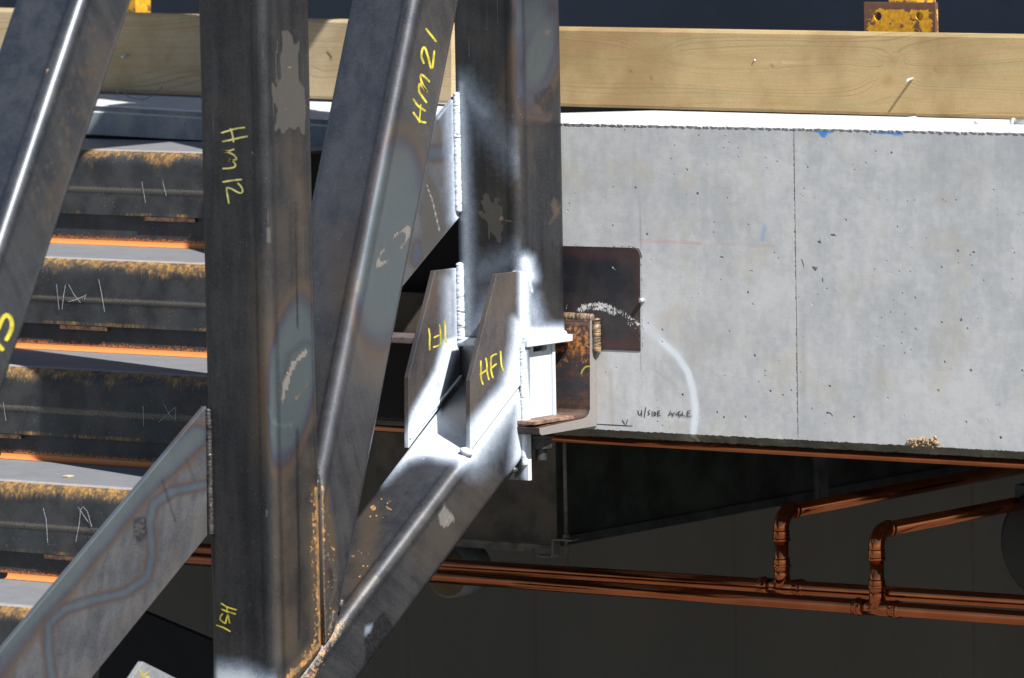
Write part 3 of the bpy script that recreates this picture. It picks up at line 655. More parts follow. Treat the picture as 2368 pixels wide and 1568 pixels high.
cm = [('paint', 'line', [(1484, 745), (1515, 778)], 12, 24, .38), ('paint', 'line', [(1482, 738), (1530, 790), (1570, 825)], 10, 26, .42), ('paint', 'line', [(1530, 790), (1565, 822), (1590, 860), (1603, 905), (1608, 950), (1603, 1003)], 7, 8, .62),
      ('rust', 'line', [(1476, 556), (1620, 562)], 2, 5, .62), ('rust', 'line', [(1640, 562), (1790, 568)], 2, 5, .45), ('rust', 'line', [(1395, 552), (1440, 554)], 2, 5, .3),
      ('tint', 'line', [(1762, 555), (1768, 525)], 5, 12, .42), ('tint', 'line', [(1775, 520), (1810, 430)], 8, 34, .2),
      ('tint', 'poly', [(1871, 300), (1932, 301), (1912, 309), (1907, 316), (1898, 315), (1892, 307)], 0, 3, 1.1), ('tint', 'poly', [(2012, 302), (2090, 303), (2085, 313), (2058, 311), (2020, 306)], 0, 3, 1.1),
      ('bare', 'line', [(1480, 300), (1481, 860)], .5, 1.8, .6),
      ('bare', 'line', [(1856, 700), (1858, 900)], 3, 22, .38), ('bare', 'poly', [(2120, 330), (2367, 330), (2367, 420), (2160, 430)], 0, 60, .28), ('bare', 'line', [(1840, 310), (2367, 322)], 3, 24, .3),
      ('dark', 'line', [(1305, 290), (1360, 292)], 1.2, 2, .9), ('dark', 'line', [(1375, 293), (1470, 296), (1500, 297)], 1.0, 2.4, .8), ('dark', 'line', [(1500, 297), (1740, 300)], .3, 2.4, .55),
      ('dark', 'line', [(1834, 310), (1836, 500), (1840, 700), (1843, 1008)], .6, 3, .62),
      ('dark', 'line', [(1309, 568), (1380, 571), (1462, 573), (1476, 578), (1483, 596)], 2.0, 3.4, .75), ('dark', 'line', [(1482, 596), (1483, 690), (1484, 812)], .8, 2.6, .55), ('dark', 'line', [(1389, 812), (1483, 815)], .5, 2, .5),
      ('dark', 'line', [(1668, 769), (1683, 768), (1685, 762), (1688, 770), (1694, 771)], .5, 1.6, .9), ('dark', 'ell', (1926, 545, 6, 3, .3), 0, 3, .8), ('dark', 'line', [(1853, 600), (1858, 618)], 1.6, 3, .7),
      ('dark', 'ell', (1882, 621, 7, 4, .5), 0, 3, .75), ('dark', 'line', [(1899, 640), (1902, 652)], 1.4, 3, .7), ('dark', 'line', [(1890, 730), (1908, 731)], .5, 2, .6), ('dark', 'ell', (1918, 957, 9, 2.5, .35), 0, 2, .8),
      ('dark', 'ell', (1425, 849, 2.5, 2, 0), 0, 2, .6), ('dark', 'ell', (1455, 884, 3, 2, .5), 0, 2, .5), ('dark', 'ell', (2131, 702-240, 4, 4, 0), 0, 2, 0),
      ('dark', 'ell', (1667, 594, 6, 2, .3), 0, 2, .7), ('dark', 'ell', (2052, 465, 2.2, 2.4, 0), 0, 1.5, .9), ('dark', 'ell', (2293, 405, 2.6, 2.8, 0), 0, 1.5, .95), ('dark', 'ell', (2066, 382, 1.6, 2.2, 0), 0, 1.5, .9), ('dark', 'ell', (2105, 391, 1.6, 2, 0), 0, 1.5, .9),
      ('brown', 'line', [(1410, 860), (1416, 980)], 1.5, 8, .6), ('brown', 'line', [(1505, 850), (1560, 890)], .6, 3, .6), ('brown', 'ell', (2180, 460, 14, 10, 0), 0, 18, .35), ('brown', 'ell', (1640, 780, 60, 30, 0), 0, 60, .15), ('brown', 'ell', (1385, 850, 10, 40, 0), 0, 20, .4)]
for i in range(150):
    c_ = rng.rand() < .6; x = (rng.normal()*60+(1700, 2150, 1960, 2290)[i % 4]) if c_ else rng.uniform(1320, 2360); y = (rng.normal()*90+(700, 760, 500, 420)[i % 4]) if c_ else rng.uniform(330, 985); s_ = .4+rng.exponential(.55)
    if x < 1490 and 560 < y < 1000: continue
    cm.append(('dark', 'ell', (x, y, s_, s_*1.2, 0), 0, 1.2, .85))
def panel(x0, x1, name, label=None):
    nx = int((x1-x0)/.005); V = []; F = []; rows = None
    prof = []
    for i in range(nx+1):
        X = x0+(x1-x0)*i/nx; zt = zline(Pt0, Pt1, X)+wob(X, .0012); zb = zline(Pb0, Pb1, X)+wob(X*1.7, .0007)+rng.normal()*.0006
        col_ = [(X, .0035, zt+.0008)]
        nz = 120
        for k in range(nz+1): col_.append((X, 0.0, (zt-.003)+(zb-zt+.003)*k/nz))
        for k in range(1, 5): col_.append((X, .019*k/4+wob(X*2+k, .0006), zb-.019*k/4-wob(X+k, .0006)))
        col_ += [(X, YLEDGE, zb-.019), (X, YLEDGE, zt)]
        rows = len(col_); V += col_
    for i in range(nx):
        for k in range(rows-1): F.append((i*rows+k, i*rows+k+1, (i+1)*rows+k+1, (i+1)*rows+k))
    F.append(tuple(range(rows))[::-1]); F.append(tuple(nx*rows+k for k in range(rows)))
    me = bpy.data.meshes.new(name); me.from_pydata(V, [], F); me.update()
    bm = bmesh.new(); bm.from_mesh(me); bmesh.ops.recalc_face_normals(bm, faces=bm.faces); bm.to_mesh(me); bm.free()
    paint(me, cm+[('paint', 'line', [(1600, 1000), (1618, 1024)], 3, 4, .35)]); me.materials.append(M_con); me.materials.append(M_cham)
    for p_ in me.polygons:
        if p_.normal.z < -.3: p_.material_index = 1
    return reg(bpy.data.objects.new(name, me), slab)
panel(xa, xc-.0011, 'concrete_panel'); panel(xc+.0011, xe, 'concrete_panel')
# screed on top, white, rising slightly to the timber
V = []; F = []; nx = 300; ny = 12
TB0, TB1 = UY(1502, 255, .5), UY(2367, 277, .5)
for i in range(nx+1):
    X = xa-.0+(xe-xa)*i/nx
    for k in range(ny+1):
        t = k/ny; Y = -.0015+(.52)*t; z0 = zline(Pt0, Pt1, X)+.0022+wob(X*1.3, .0012); z1_ = zline(TB0, TB1, X)-.001
        V.append((X, Y+(wob(X*3, .0015) if k == 0 else 0), z0+(z1_-z0)*t))
for i in range(nx):
    for k in range(ny): F.append((i*(ny+1)+k, (i+1)*(ny+1)+k, (i+1)*(ny+1)+k+1, i*(ny+1)+k+1))
nv = len(V)
for i in range(nx+1): X = xa+(xe-xa)*i/nx; V.append((X, .0005, zline(Pt0, Pt1, X)-.0035-abs(wob(X*5, .0025))))
for i in range(nx): F.append((i*(ny+1), nv+i, nv+i+1, (i+1)*(ny+1)))
mk('screed', V, F, M_top, slab, smooth=False)
xb0 = float(UY(1150, 250, .52)[0])
from_bm('joint_or_shade_strip', prism([(xb0, .512, zline(TB0, TB1, xb0)-.03), (xe, .512, zline(TB0, TB1, xe)-.03), (xe, .512, zline(TB0, TB1, xe)+.015), (xb0, .512, zline(TB0, TB1, xb0)+.015)], (0, .02, 0)), plain('gap_shade_black', (.006, .006, .006), .9), slab)  # black strip added in place of the dark shade under the board
zt0_, zt5_ = zline(Pt0, Pt1, xa), zline(TB0, TB1, xa)-.001
pl = [(xa-.0005, .004), (xa-.0005, YLEDGE), (xa-.72*YLEDGE, YLEDGE)]
V = [(a, b, zt0_+.0022+(zt5_-zt0_-.0022)*min(1, b/.52)-(.0 if a > xa-.01 else .022)*(1)) for a, b in pl]+[(a, b, zline(Pb0, Pb1, xa)-.02) for a, b in pl]
mk('concrete_return', V, [(0, 1, 2), (5, 4, 3), (0, 3, 4, 1), (1, 4, 5, 2), (2, 5, 3, 0)], M_top, slab)
# cast in plate
def m_embed():
    m = NT('scaled_plate'); q = m.pos(); n = m.noise(q, 9, 5, .62); n2 = m.noise(q, 70, 4, .65)
    col = m.mix(m.ss(n, .38, .62), (.018, .019, .024), (.045, .035, .034)); A = m.attr('A'); B = m.attr('B')
    col = m.mix(m.math('MULTIPLY', B[1], .9), col, (.075, .03, .028))
    r = thr(m, B[0], n2, 1.3, .06); col = m.mix(r, col, m.mix(m.noise(q, 120), (.14, .06, .025), (.3, .13, .04)))
    wm = m.math('MULTIPLY', A[0], m.ss(m.noise(m.pos(0, (1, 1, .45)), 110, 4, .65, 2.5), .38, .62, .25, 1.25))
    wf = m.ss(m.math('MULTIPLY_ADD', m.math('SUBTRACT', m.noise(q, 55, 4, .6, 1.5), .5), 1.6, wm), .45, .52); col = m.mix(wf, col, (.55, .54, .52))
    sc = m.noise(m.pos(.6, (200, 200, 4)), 2, 2, .5); col = m.mix(m.ss(sc, .7, .76, 0, .35), col, (.2, .16, .12))
    return m.fin(col, m.math('MULTIPLY_ADD', n, .3, .35), m.math('MULTIPLY', m.math('SUBTRACT', 1, wf), .25), m.bump(n2, .3, .001))
em = [('paint', 'line', [(1340, 712), (1378, 708), (1400, 712), (1420, 720)], 7, 10, .72), ('paint', 'line', [(1420, 715), (1450, 730), (1478, 752)], 5, 12, .5), ('paint', 'line', [(1452, 745), (1470, 755)], 5, 8, .42), ('paint', 'line', [(1310, 712), (1340, 712)], 3, 14, .32),
      ('paint', 'line', [(1415, 615), (1420, 625)], 3, 4, .4), ('brown', 'line', [(1300, 582), (1470, 588)], 3, 20, .6), ('brown', 'line', [(1400, 795), (1478, 800)], 6, 24, .85), ('brown', 'line', [(1474, 590), (1474, 800)], 2, 12, .6),
      ('rust', 'line', [(1477, 600), (1478, 805)], 1, 6, .55), ('rust', 'line', [(1390, 740), (1392, 805)], 4, 12, .4), ('rust', 'poly', [(1305, 575), (1475, 580), (1475, 800), (1305, 800)], 0, 5, .16), ('rust', 'line', [(1305, 738), (1380, 742)], 2, 10, .4)]
bm = prism([UY(a, b, -.0016) for a, b in [(1235, 567), (1458, 573), (1468, 575), (1475, 580), (1479, 590), (1480, 812), (1235, 803)]], (0, .012, 0), .0006)
slice_grid(bm, 2, .005); slice_grid(bm, 0, .005)
me = bpy.data.meshes.new('cast_in_plate'); bm.normal_update(); bm.to_mesh(me); bm.free(); paint(me, em); me.materials.append(m_embed()); reg(bpy.data.objects.new('cast_in_plate', me), slab)
# handwriting on the concrete
z = Z(2350, 1620, .19)
L_ = [[(1060, 125), (1075, 200), (1105, 222), (1135, 170), (1142, 118)], [(1140, 150), (1140, 240)], [(1225, 55), (1212, 150), (1198, 262)], [(1312, 110), (1272, 150), (1305, 180), (1298, 205), (1268, 215)], [(1360, 140), (1362, 238)],
      [(1402, 145), (1402, 235)], [(1402, 145), (1440, 175), (1438, 210), (1402, 235)], [(1478, 135), (1478, 232)], [(1478, 135), (1525, 125)], [(1478, 180), (1520, 172)], [(1478, 232), (1530, 222)],
      [(1710, 235), (1742, 120), (1790, 240)], [(1705, 195), (1790, 190)], [(1800, 242), (1805, 160), (1885, 218), (1885, 150)], [(1955, 130), (1920, 150), (1912, 200), (1930, 240), (1965, 232), (1970, 200), (1935, 195)],
      [(1998, 150), (2005, 230), (2065, 238)], [(2100, 135), (2100, 245)], [(2100, 135), (2165, 125)], [(2100, 190), (2160, 180)], [(2100, 245), (2190, 235)]]
crisp_ = {5, 7, 8, 9, 10, 11, 12, 13, 15, 16, 17, 18, 19}
strokes('note', [z(l) for i, l in enumerate(L_)], 'Y', 0, 2.3, M_pen, slab, crisp=True)
strokes('note', [z([(150, 402), (500, 422), (940, 446)]), z([(728, 320), (765, 375), (800, 432), (848, 312)])], 'Y', 0, 2.0, M_pen, slab, crisp=True)
# nail stub beside the plate
P = UY(1487, 695, 0); tube('nail', [P+np.array([0, .004, 0]), P+np.array([0, -.012, .001])], .0055, plain('galvanised', (.5, .5, .5), .45, .6, var=.1), slab, 14)

# ================================================================== ANGLE BRACKET
def m_rusty(name, c1=(.014, .012, .013), c2=(.045, .02, .012), base=.52):
    m = NT(name); q = m.pos(); n = m.noise(q, 12, 5, .62); n2 = m.noise(q, 85, 5, .7); A = m.attr('A'); B = m.attr('B')
    col = m.mix(m.ss(n, .36, .62), c1, c2)
    col = m.mix(m.math('MULTIPLY', B[2], .85), col, (.028, .028, .032))
    col = m.mix(m.ss(m.noise(q, 34, 5, .7), .44, .66, 0, .8), col, (.085, .036, .018))
    r = thr(m, m.math('ADD', B[0], base-.3), n2, 1.3, .12); col = m.mix(r, col, m.mix(m.noise(q, 60), (.30, .10, .025), (.50, .20, .045)))
    col = m.mix(m.math('MULTIPLY', A[2], 1.0), col, m.mix(m.noise(m.pos(0, (400, 40, 400)), 2, 3), (.17, .155, .145), (.30, .27, .25)))
    col = m.mix(B[1], col, (.20, .135, .10)); col = m.mix(A[1], col, (.62, .55, .05))
    return m.fin(col, m.math('MULTIPLY_ADD', n, .2, .55), m.math('MULTIPLY', A[2], .35), m.bump(n2, .4, .0012))
M_ang = m_rusty('angle_rust')
angle = thing('angle_bracket', 'heavy rusty steel angle welded to the beam under the white painted stub', 'bracket')
Xa = float(UY(1380, 985, -.001)[0]); YA = -.001
prof = [(1380, 740), (1380, 985), (1252, 1007), (1248, 1003), (1247, 990), (1346, 969), (1355, 965), (1361, 958), (1364, 948), (1364, 744), (1366, 741)]
pp = [UX(a, b, Xa) for a, b in prof]
for p in pp:
    if p[1] > YA-.0015: p[1] = YA
am = [('bare', 'poly', prof, 1.5, 1.5, 1.0, (1, 0, 0)), ('dark', 'ell', (1305, 880, 40, 50, .3), 0, 30, .9), ('rust', 'poly', [(1285, 760), (1362, 760), (1362, 830), (1285, 810)], 0, 60, .27),
      ('brown', 'line', [(1280, 958), (1350, 955)], 2, 14, .45), ('rust', 'line', [(1330, 965), (1250, 985)], 1, 3, .3),
      ('brown', 'line', [(1285, 746), (1362, 748)], 1, 4, .5)]
bm = prism([Vector(p) for p in pp], (-.30, 0, 0), .0008); slice_grid(bm, 0, .007); slice_grid(bm, 2, .007); slice_grid(bm, 1, .012)
me = bpy.data.meshes.new('angle'); bm.normal_update(); bm.to_mesh(me); bm.free(); paint(me, am); me.materials.append(M_ang); reg(bpy.data.objects.new('angle', me), angle)
strokes('paint_mark', [[(1363, 847), (1353, 849), (1345, 860), (1343, 873), (1347, 886), (1355, 893), (1363, 894)]], 'Y', float(min(p[1] for p in pp if p[2] > pp[-1][2]-.15 and p[1] > -.06))-.003, 3.6, M_yel, angle)
zt_ = float(pp[-1][2]); weld('weld_bead', (Xa-.28, YA-.007, zt_+.006), (Xa-.0, YA-.007, zt_+.005), .0095, M_weldr, angle, step=.0055, amp=.05)
weld('weld_bead', (Xa+.008, YA-.006, zt_+.004), (Xa+.008, YA-.006, float(UX(1380, 815, Xa)[2])), .009, M_weldr, angle, step=.0055, amp=.05)
# packer on the horizontal leg
pk = [UX(1231, 986, Xa-.02), UX(1322, 965, Xa-.02)]
bm = box(XT-.15, Xa-.016, float(pk[0][1]), float(pk[1][1]), float(UX(1300, 972, Xa-.016)[2])-.001, float(UX(1300, 965, Xa-.016)[2]), .001)
from_bm('packer_plate', bm, plain('packer_rust', (.17, .10, .07), .7, .1, var=.5, sc=40), angle)
# bolt through the leg, seen below it
Pbolt = UX(1266, 1007, Xa-.03); bx_, by_ = float(Pbolt[0])-.02, float(Pbolt[1])
zl_ = float(UX(1266, 1004, Xa-.03)[2])
M_bolt = plain('dark_bolt', (.05, .048, .05), .5, .6, var=.3, sc=60)
bolt = reg(bpy.data.objects.new('bolt', None), angle)
def ngon(cx, cy, r, z0, z1, n, rot=0):
    return prism([(cx+r*math.cos(2*math.pi*i/n+rot), cy+r*math.sin(2*math.pi*i/n+rot), z0) for i in range(n)], (0, 0, z1-z0), .0012 if n < 8 else 0)
from_bm('washer', ngon(bx_, by_, .033, zl_-.008, zl_-.002, 24), M_bolt, bolt)
from_bm('nut', ngon(bx_, by_, .027, zl_-.033, zl_-.0085, 6, .3), M_bolt, bolt)
tube('thread', [(bx_, by_, zl_-.03-i*.002) for i in range(16)], [.0145 if i % 2 else .0130 for i in range(16)], M_bolt, bolt, 16)

# ================================================================== TIMBER
def m_wood(name, c1=(.47, .335, .165), c2=(.60, .45, .245), green=.4):
    m = NT(name); g = m.n('ShaderNodeAttribute', attribute_name='grain').outputs['Fac']
    q = m.pos(); st = m.pos(0, (1.2, 30, 30))
    cb = m.n('ShaderNodeCombineXYZ'); m.link(m.math('MULTIPLY', g, 1.0), cb.inputs[2])
    gn = m.noise(cb.outputs[0], 55, 2, .5); fine = m.noise(m.pos(0, (5, 200, 200)), 2.2, 4, .65); bl = m.noise(q, 5, 4, .6)
    ring = m.ss(gn, .5, .66)
    col = m.mix(m.ss(bl, .35, .65), c1, c2); col = m.mix(m.math('MULTIPLY', ring, .42), col, (.20, .12, .045))
    col = m.mix(m.ss(fine, .5, .72, 0, .3), col, (.22, .14, .06)); col = m.mix(m.ss(m.noise(st, 2.2, 3), .5, .7, 0, green), col, (.27, .245, .12))
    col = m.mix(m.ss(m.noise(m.pos(0, (160, 300, 420)), 1, 3, .7), .56, .7, 0, .55), col, (.16, .09, .035))
    saw = m.noise(m.pos(0, (130, 200, 60)), 2.0, 2, .5)
    nb = m.bump(saw, .16, .0012); nb = m.bump(m.noise(q, 330, 3, .6), .4, .0008, nb); nb = m.bump(gn, .25, .0008, nb)
    B = m.attr('B'); col = m.mix(B[2], col, (.06, .035, .015)); col = m.mix(m.math('MULTIPLY', B[1], .8), col, (.30, .19, .07)); A = m.attr('A'); col = m.mix(m.math('MULTIPLY', A[0], .7), col, (.78, .66, .44))
    return m.fin(col, .78, 0, nb, .25)
M_wood = m_wood('sawn_timber', (.29, .195, .09), (.40, .285, .14)); M_wood2 = m_wood('sawn_timber_pale', (.36, .27, .155), (.46, .36, .225), .25)
def board(name, corners, Y, th, mat, marks, label, knots):
    tl, tr, br, bl_ = [UY(a, b, Y) for a, b in corners]
    nx = int((tr[0]-tl[0])/.008); nz = 26; V = []; F = []; G = []
    for i in range(nx+1):
        t = i/nx; a = tl+(tr-tl)*t; b = bl_+(br-bl_)*t
        for k in range(nz+1):
            s_ = k/nz; p = a+(b-a)*s_; rr = .004; dy = rr*(1-math.sqrt(max(0, 1-(1-min(min(s_, 1-s_)*.18/rr, 1))**2)))
            V.append((p[0], p[1]+dy+.0004*math.sin(p[0]*31+s_*9), p[2]))
    for i in range(nx):
        for k in range(nz): F.append((i*(nz+1)+k, i*(nz+1)+k+1, (i+1)*(nz+1)+k+1, (i+1)*(nz+1)+k))
    n0 = len(V)
    for i in range(nx+1):
        t = i/nx; a = tl+(tr-tl)*t; b = bl_+(br-bl_)*t; V += [(a[0], a[1]+th, a[2]), (b[0], b[1]+th, b[2])]
    for i in range(nx):
        F.append((i*(nz+1), (i+1)*(nz+1), n0+2*(i+1), n0+2*i)); F.append((i*(nz+1)+nz, n0+2*i+1, n0+2*(i+1)+1, (i+1)*(nz+1)+nz)); F.append((n0+2*i, n0+2*i+2, n0+2*i+3, n0+2*i+1))
    F.append(tuple(range(nz, -1, -1))+(n0, n0+1)); F.append(tuple(nx*(nz+1)+k for k in range(nz+1))+(n0+2*nx+1, n0+2*nx))
    me = bpy.data.meshes.new(name); me.from_pydata(V, [], F); me.update()
    bm = bmesh.new(); bm.from_mesh(me); bmesh.ops.recalc_face_normals(bm, faces=bm.faces); bm.to_mesh(me); bm.free()
    P = np.array(V); g = P[:, 2]*1.0+.018*np.sin(P[:, 0]*3.1+1)+.012*np.sin(P[:, 0]*1.3+P[:, 2]*20)+.006*np.sin(P[:, 0]*9+P[:, 2]*40)
    for kx, ky, kr in knots:
        K = UY(kx, ky, Y); dx = (P[:, 0]-K[0])/1.7; dz = P[:, 2]-K[2]; d = np.hypot(dx, dz); g = g+np.sign(dz)*kr*np.exp(-(d/(kr*1.3))**2)+.03*np.exp(-(d/(kr*.55))**2)*np.cos(d*600)
    at = me.attributes.new('grain', 'FLOAT', 'POINT'); at.data.foreach_set('value', (g*4).astype(np.float32))
    paint(me, marks); me.materials.append(mat)
    ob = bpy.data.objects.new(name, me); return reg(ob, None, label, 'board', 'timber boards laid along the slab edge')
tm = [('paint', 'line', [(1300, 140), (1505, 142), (2367, 150)], .1, 1.2, .3), ('dark', 'ell', (1457, 168, 3, 2.5, 0), 0, 2, .9), ('dark', 'line', [(1451, 178), (1457, 170)], .4, 1.5, .6), ('dark', 'ell', (1503, 178, 3, 3, 0), 0, 2, .9), ('dark', 'line', [(1782, 152), (1805, 143)], .6, 1.6, .6),
      ('brown', 'ell', (1508, 122, 16, 14, .6), 0, 16, .35), ('brown', 'ell', (2065, 139, 8, 7, .4), 0, 6, .8), ('brown', 'ell', (2052, 186, 9, 12, .6), 0, 7, .75), ('dark', 'ell', (2065, 139, 2, 1.5, .4), 0, 2, .5), ('brown', 'line', [(1310, 232), (1600, 240)], 2, 7, .5), ('brown', 'line', [(1320, 80), (1480, 84), (1700, 78)], 1, 6, .35), ('brown', 'line', [(1900, 250), (2100, 258), (2367, 262)], 1, 7, .45), ('dark', 'line', [(2160, 158), (2170, 168)], .5, 2, .3), ('brown', 'line', [(1740, 235), (1860, 240)], 2, 8, .45), ('brown', 'line', [(2190, 102), (2367, 112)], 1, 6, .6),
      ('brown', 'ell', (1700, 134, 60, 5, .05), 0, 8, .4)]
R_board = board('timber_board', [(1120, 61), (2480, 83), (2480, 280), (1120, 241)], .5, .045, M_wood, tm, 'long yellow timber board to the right of the steel posts', [(2065, 139, .022), (2052, 186, .03), (1508, 120, .03)])
tl_ = [('paint', 'line', [(490//1, 92), (790, 102)], .3, 1.6, .6), ('dark', 'line', [(757, 120), (766, 136)], 2.0, 2, .95), ('brown', 'ell', (386, 138, 3, 8, .4), 0, 4, .7), ('paint', 'line', [(250, 62*1.0+42), (456, 110)], .3, 1.6, .6), ('brown', 'line', [(263, 150), (460, 165)], 4, 16, .3), ('brown', 'line', [(263, 58), (460, 66)], 3, 12, .3)]
L_board = board('timber_board', [(-90, 18), (1043, 55), (1043, 240), (-90, 199)], .48, .045, M_wood2, tl_, 'pale timber board behind the left steel post, ending beside the rear post', [(700, 150, .02)])
M_nail = plain('nail_steel', (.62, .62, .62), .4, .7, var=.1)
P = UY(2110, 180, .5); tube('nail', [P+np.array([0, .01, 0]), P+np.array([-.001, -.012, -.003]), P+np.array([-.002, -.024, -.006])], .0032, M_nail, R_board, 10)
P = UY(294, 128, .48); tube('nail', [P+np.array([0, .01, 0]), P+np.array([0, -.014, -.002]), P+np.array([.0, -.020, -.004])], .0036, M_nail, L_board, 10)
P = UY(1745, 139, .5); tube('nail', [P+np.array([0, .01, 0]), P+np.array([0, -.003, -.0])], .002, M_nail, R_board, 8)

# ================================================================== YELLOW PROP BASES behind the timber
def m_prop():
    m = NT('chipped_yellow'); q = m.pos(); n = m.noise(q, 36, 5, .65); n2 = m.noise(q, 90, 4, .6); A = m.attr('A')
    col = m.mix(m.ss(n2, .4, .6), (.62, .33, .015), (.50, .22, .02)); f = m.math('ADD', n, m.math('MULTIPLY', A[2], .5))
    col = m.mix(m.ss(f, .555, .575), col, m.mix(n2, (.10, .045, .03), (.17, .085, .055)))
    return m.fin(col, .55, .05, m.bump(f, .4, .002))
M_prop = m_prop()
def base_plate(x0, y0, x1, y1, Y, label, holes):
    r = thing('prop_base', label, 'prop', 'yellow props behind the timber boards')
    P0, P1 = UY(x0, y0, Y), UY(x1, y1, Y); X0, X1, zt, zb = P0[0], P1[0], P0[2], P1[2]
    # face with round holes: ring of quads round each hole
    hs = [(UY(a, b, Y)[0], UY(a, b, Y)[2]) for a, b in holes]
    bm = bmesh.new(); n = 24; hr = .0105
    cols = [X0]+[(hs[i][0]+hs[i+1][0])/2 for i in range(len(hs)-1)]+[X1] if hs else [X0, X1]
    def cell(xa_, xb_, hx, hz):
        outer = []; inner = []
        for i in range(n):
            a = 2*math.pi*i/n; c, s_ = math.cos(a), math.sin(a)
            tx = ((xb_-hx)/c if c > 0 else (xa_-hx)/c) if abs(c) > 1e-6 else 1e9; tz = ((zt-hz)/s_ if s_ > 0 else (zb-hz)/s_) if abs(s_) > 1e-6 else 1e9
            t = min(tx, tz); outer.append((hx+c*t, hz+s_*t)); inner.append((hx+c*hr, hz+s_*hr))
        for cx_, cz_ in ((xa_, zt), (xb_, zt), (xa_, zb), (xb_, zb)):
            j = min(range(n), key=lambda i: (outer[i][0]-cx_)**2+(outer[i][1]-cz_)**2); outer[j] = (cx_, cz_)
        for yy in (Y, Y+.012):
            o_ = [bm.verts.new((a, yy, b)) for a, b in outer]; q_ = [bm.verts.new((a, yy, b)) for a, b in inner]
            for i in range(n): bm.faces.new((o_[i], o_[i-1], q_[i-1], q_[i]))
            if yy == Y: of, qf = o_, q_
        for i in range(n): bm.faces.new((qf[i], qf[i-1], q_[i-1], q_[i])); bm.faces.new((of[i], of[i-1], o_[i-1], o_[i]))
    if hs:
        for i, (hx, hz) in enumerate(hs): cell(cols[i], cols[i+1], hx, hz)
        bmesh.ops.recalc_face_normals(bm, faces=bm.faces)
    else: bm.free(); bm = box(X0, X1, Y, Y+.012, zb, zt, .001)
    slice_grid(bm, 2, .006)
    me = bpy.data.meshes.new('base_plate'); bm.to_mesh(me); bm.free()
    paint(me, [('bare', 'line', [(x0, y0+6), (x1, y0+6)], 6, 12, .7), ('bare', 'line', [(x1-2, y0), (x1-2, y1)], 2, 5, .6), ('bare', 'line', [(x0, y0), (x0, y1)], 1, 5, .6)]); me.materials.append(M_prop)
    reg(bpy.data.objects.new('base_plate', me), r)
    return r, X0, X1, zt
r1, X0, X1, zt = base_plate(1997, 5, 2163, 135, .62, 'rusty yellow base plate with two holes behind the right timber board', [(2029, 38), (2125, 38)])
Xc = UY(2102, 0, .68)[0]; tube('prop_tube', [(Xc, .70, zt-.2), (Xc, .70, zt+1.6)], .028, M_prop, r1, 24)
from_bm('socket', box(Xc-.045, Xc+.035, .66, .74, zt-.005, zt+.004, .001), M_prop, r1)
r2 = thing('prop_base', 'yellow steel prop showing behind the left timber board', 'prop', 'yellow props behind the timber boards')
Xc = UY(318, 0, .66)[0]; zt = UY(318, 20, .66)[2]
from_bm('prop_tube', box(Xc-.033, Xc+.027, .62, .68, zt-.2, zt+1.6, .002), M_prop, r2)

# ================================================================== LEFT SLAB EDGE
Ylf = .20
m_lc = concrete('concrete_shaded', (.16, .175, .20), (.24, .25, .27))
ls = thing('thin_slab_edge', 'thin concrete floor edge in shadow above the steel steps', 'slab')
LT0, LT1 = UY(239, 242.5, Ylf), UY(463, 256, Ylf); LB0, LB1 = UY(210, 311, Ylf), UY(465, 325, Ylf)
lt = lambda X: zline(LT0, LT1, X); lb = lambda X: zline(LB0, LB1, X)
TL0, TL1 = UY(249, 214, .48), UY(765, 233, .48); ltb = lambda X: zline(TL0, TL1, X)
x0_, x1_ = float(UY(-150, 250, Ylf)[0]), float(UY(1030, 250, Ylf)[0])
V = []; F = []; nx = 120
for i in range(nx+1):
    X = x0_+(x1_-x0_)*i/nx
    V += [(X, .60, ltb(X)-.004), (X, .48, ltb(X)-.004), (X, Ylf+.003, lt(X)+wob(X, .001)), (X, Ylf, lt(X)-.004), (X, Ylf+.006, lt(X)-.016), (X, Ylf, lt(X)-.02), (X, Ylf, lb(X)), (X, .60, lb(X))]
for i in range(nx):
    for k in range(8): F.append((i*8+k, i*8+(k+1) % 8, (i+1)*8+(k+1) % 8, (i+1)*8+k))
F.append(tuple(range(8))[::-1]); F.append(tuple(nx*8+k for k in range(8)))
me = bpy.data.meshes.new('slab_edge'); me.from_pydata(V, [], F); bm = bmesh.new(); bm.from_mesh(me); bmesh.ops.recalc_face_normals(bm, faces=bm.faces); bm.to_mesh(me); bm.free()
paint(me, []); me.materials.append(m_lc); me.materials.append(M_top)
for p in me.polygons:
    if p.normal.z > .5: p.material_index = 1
reg(bpy.data.objects.new('slab_edge', me), ls)

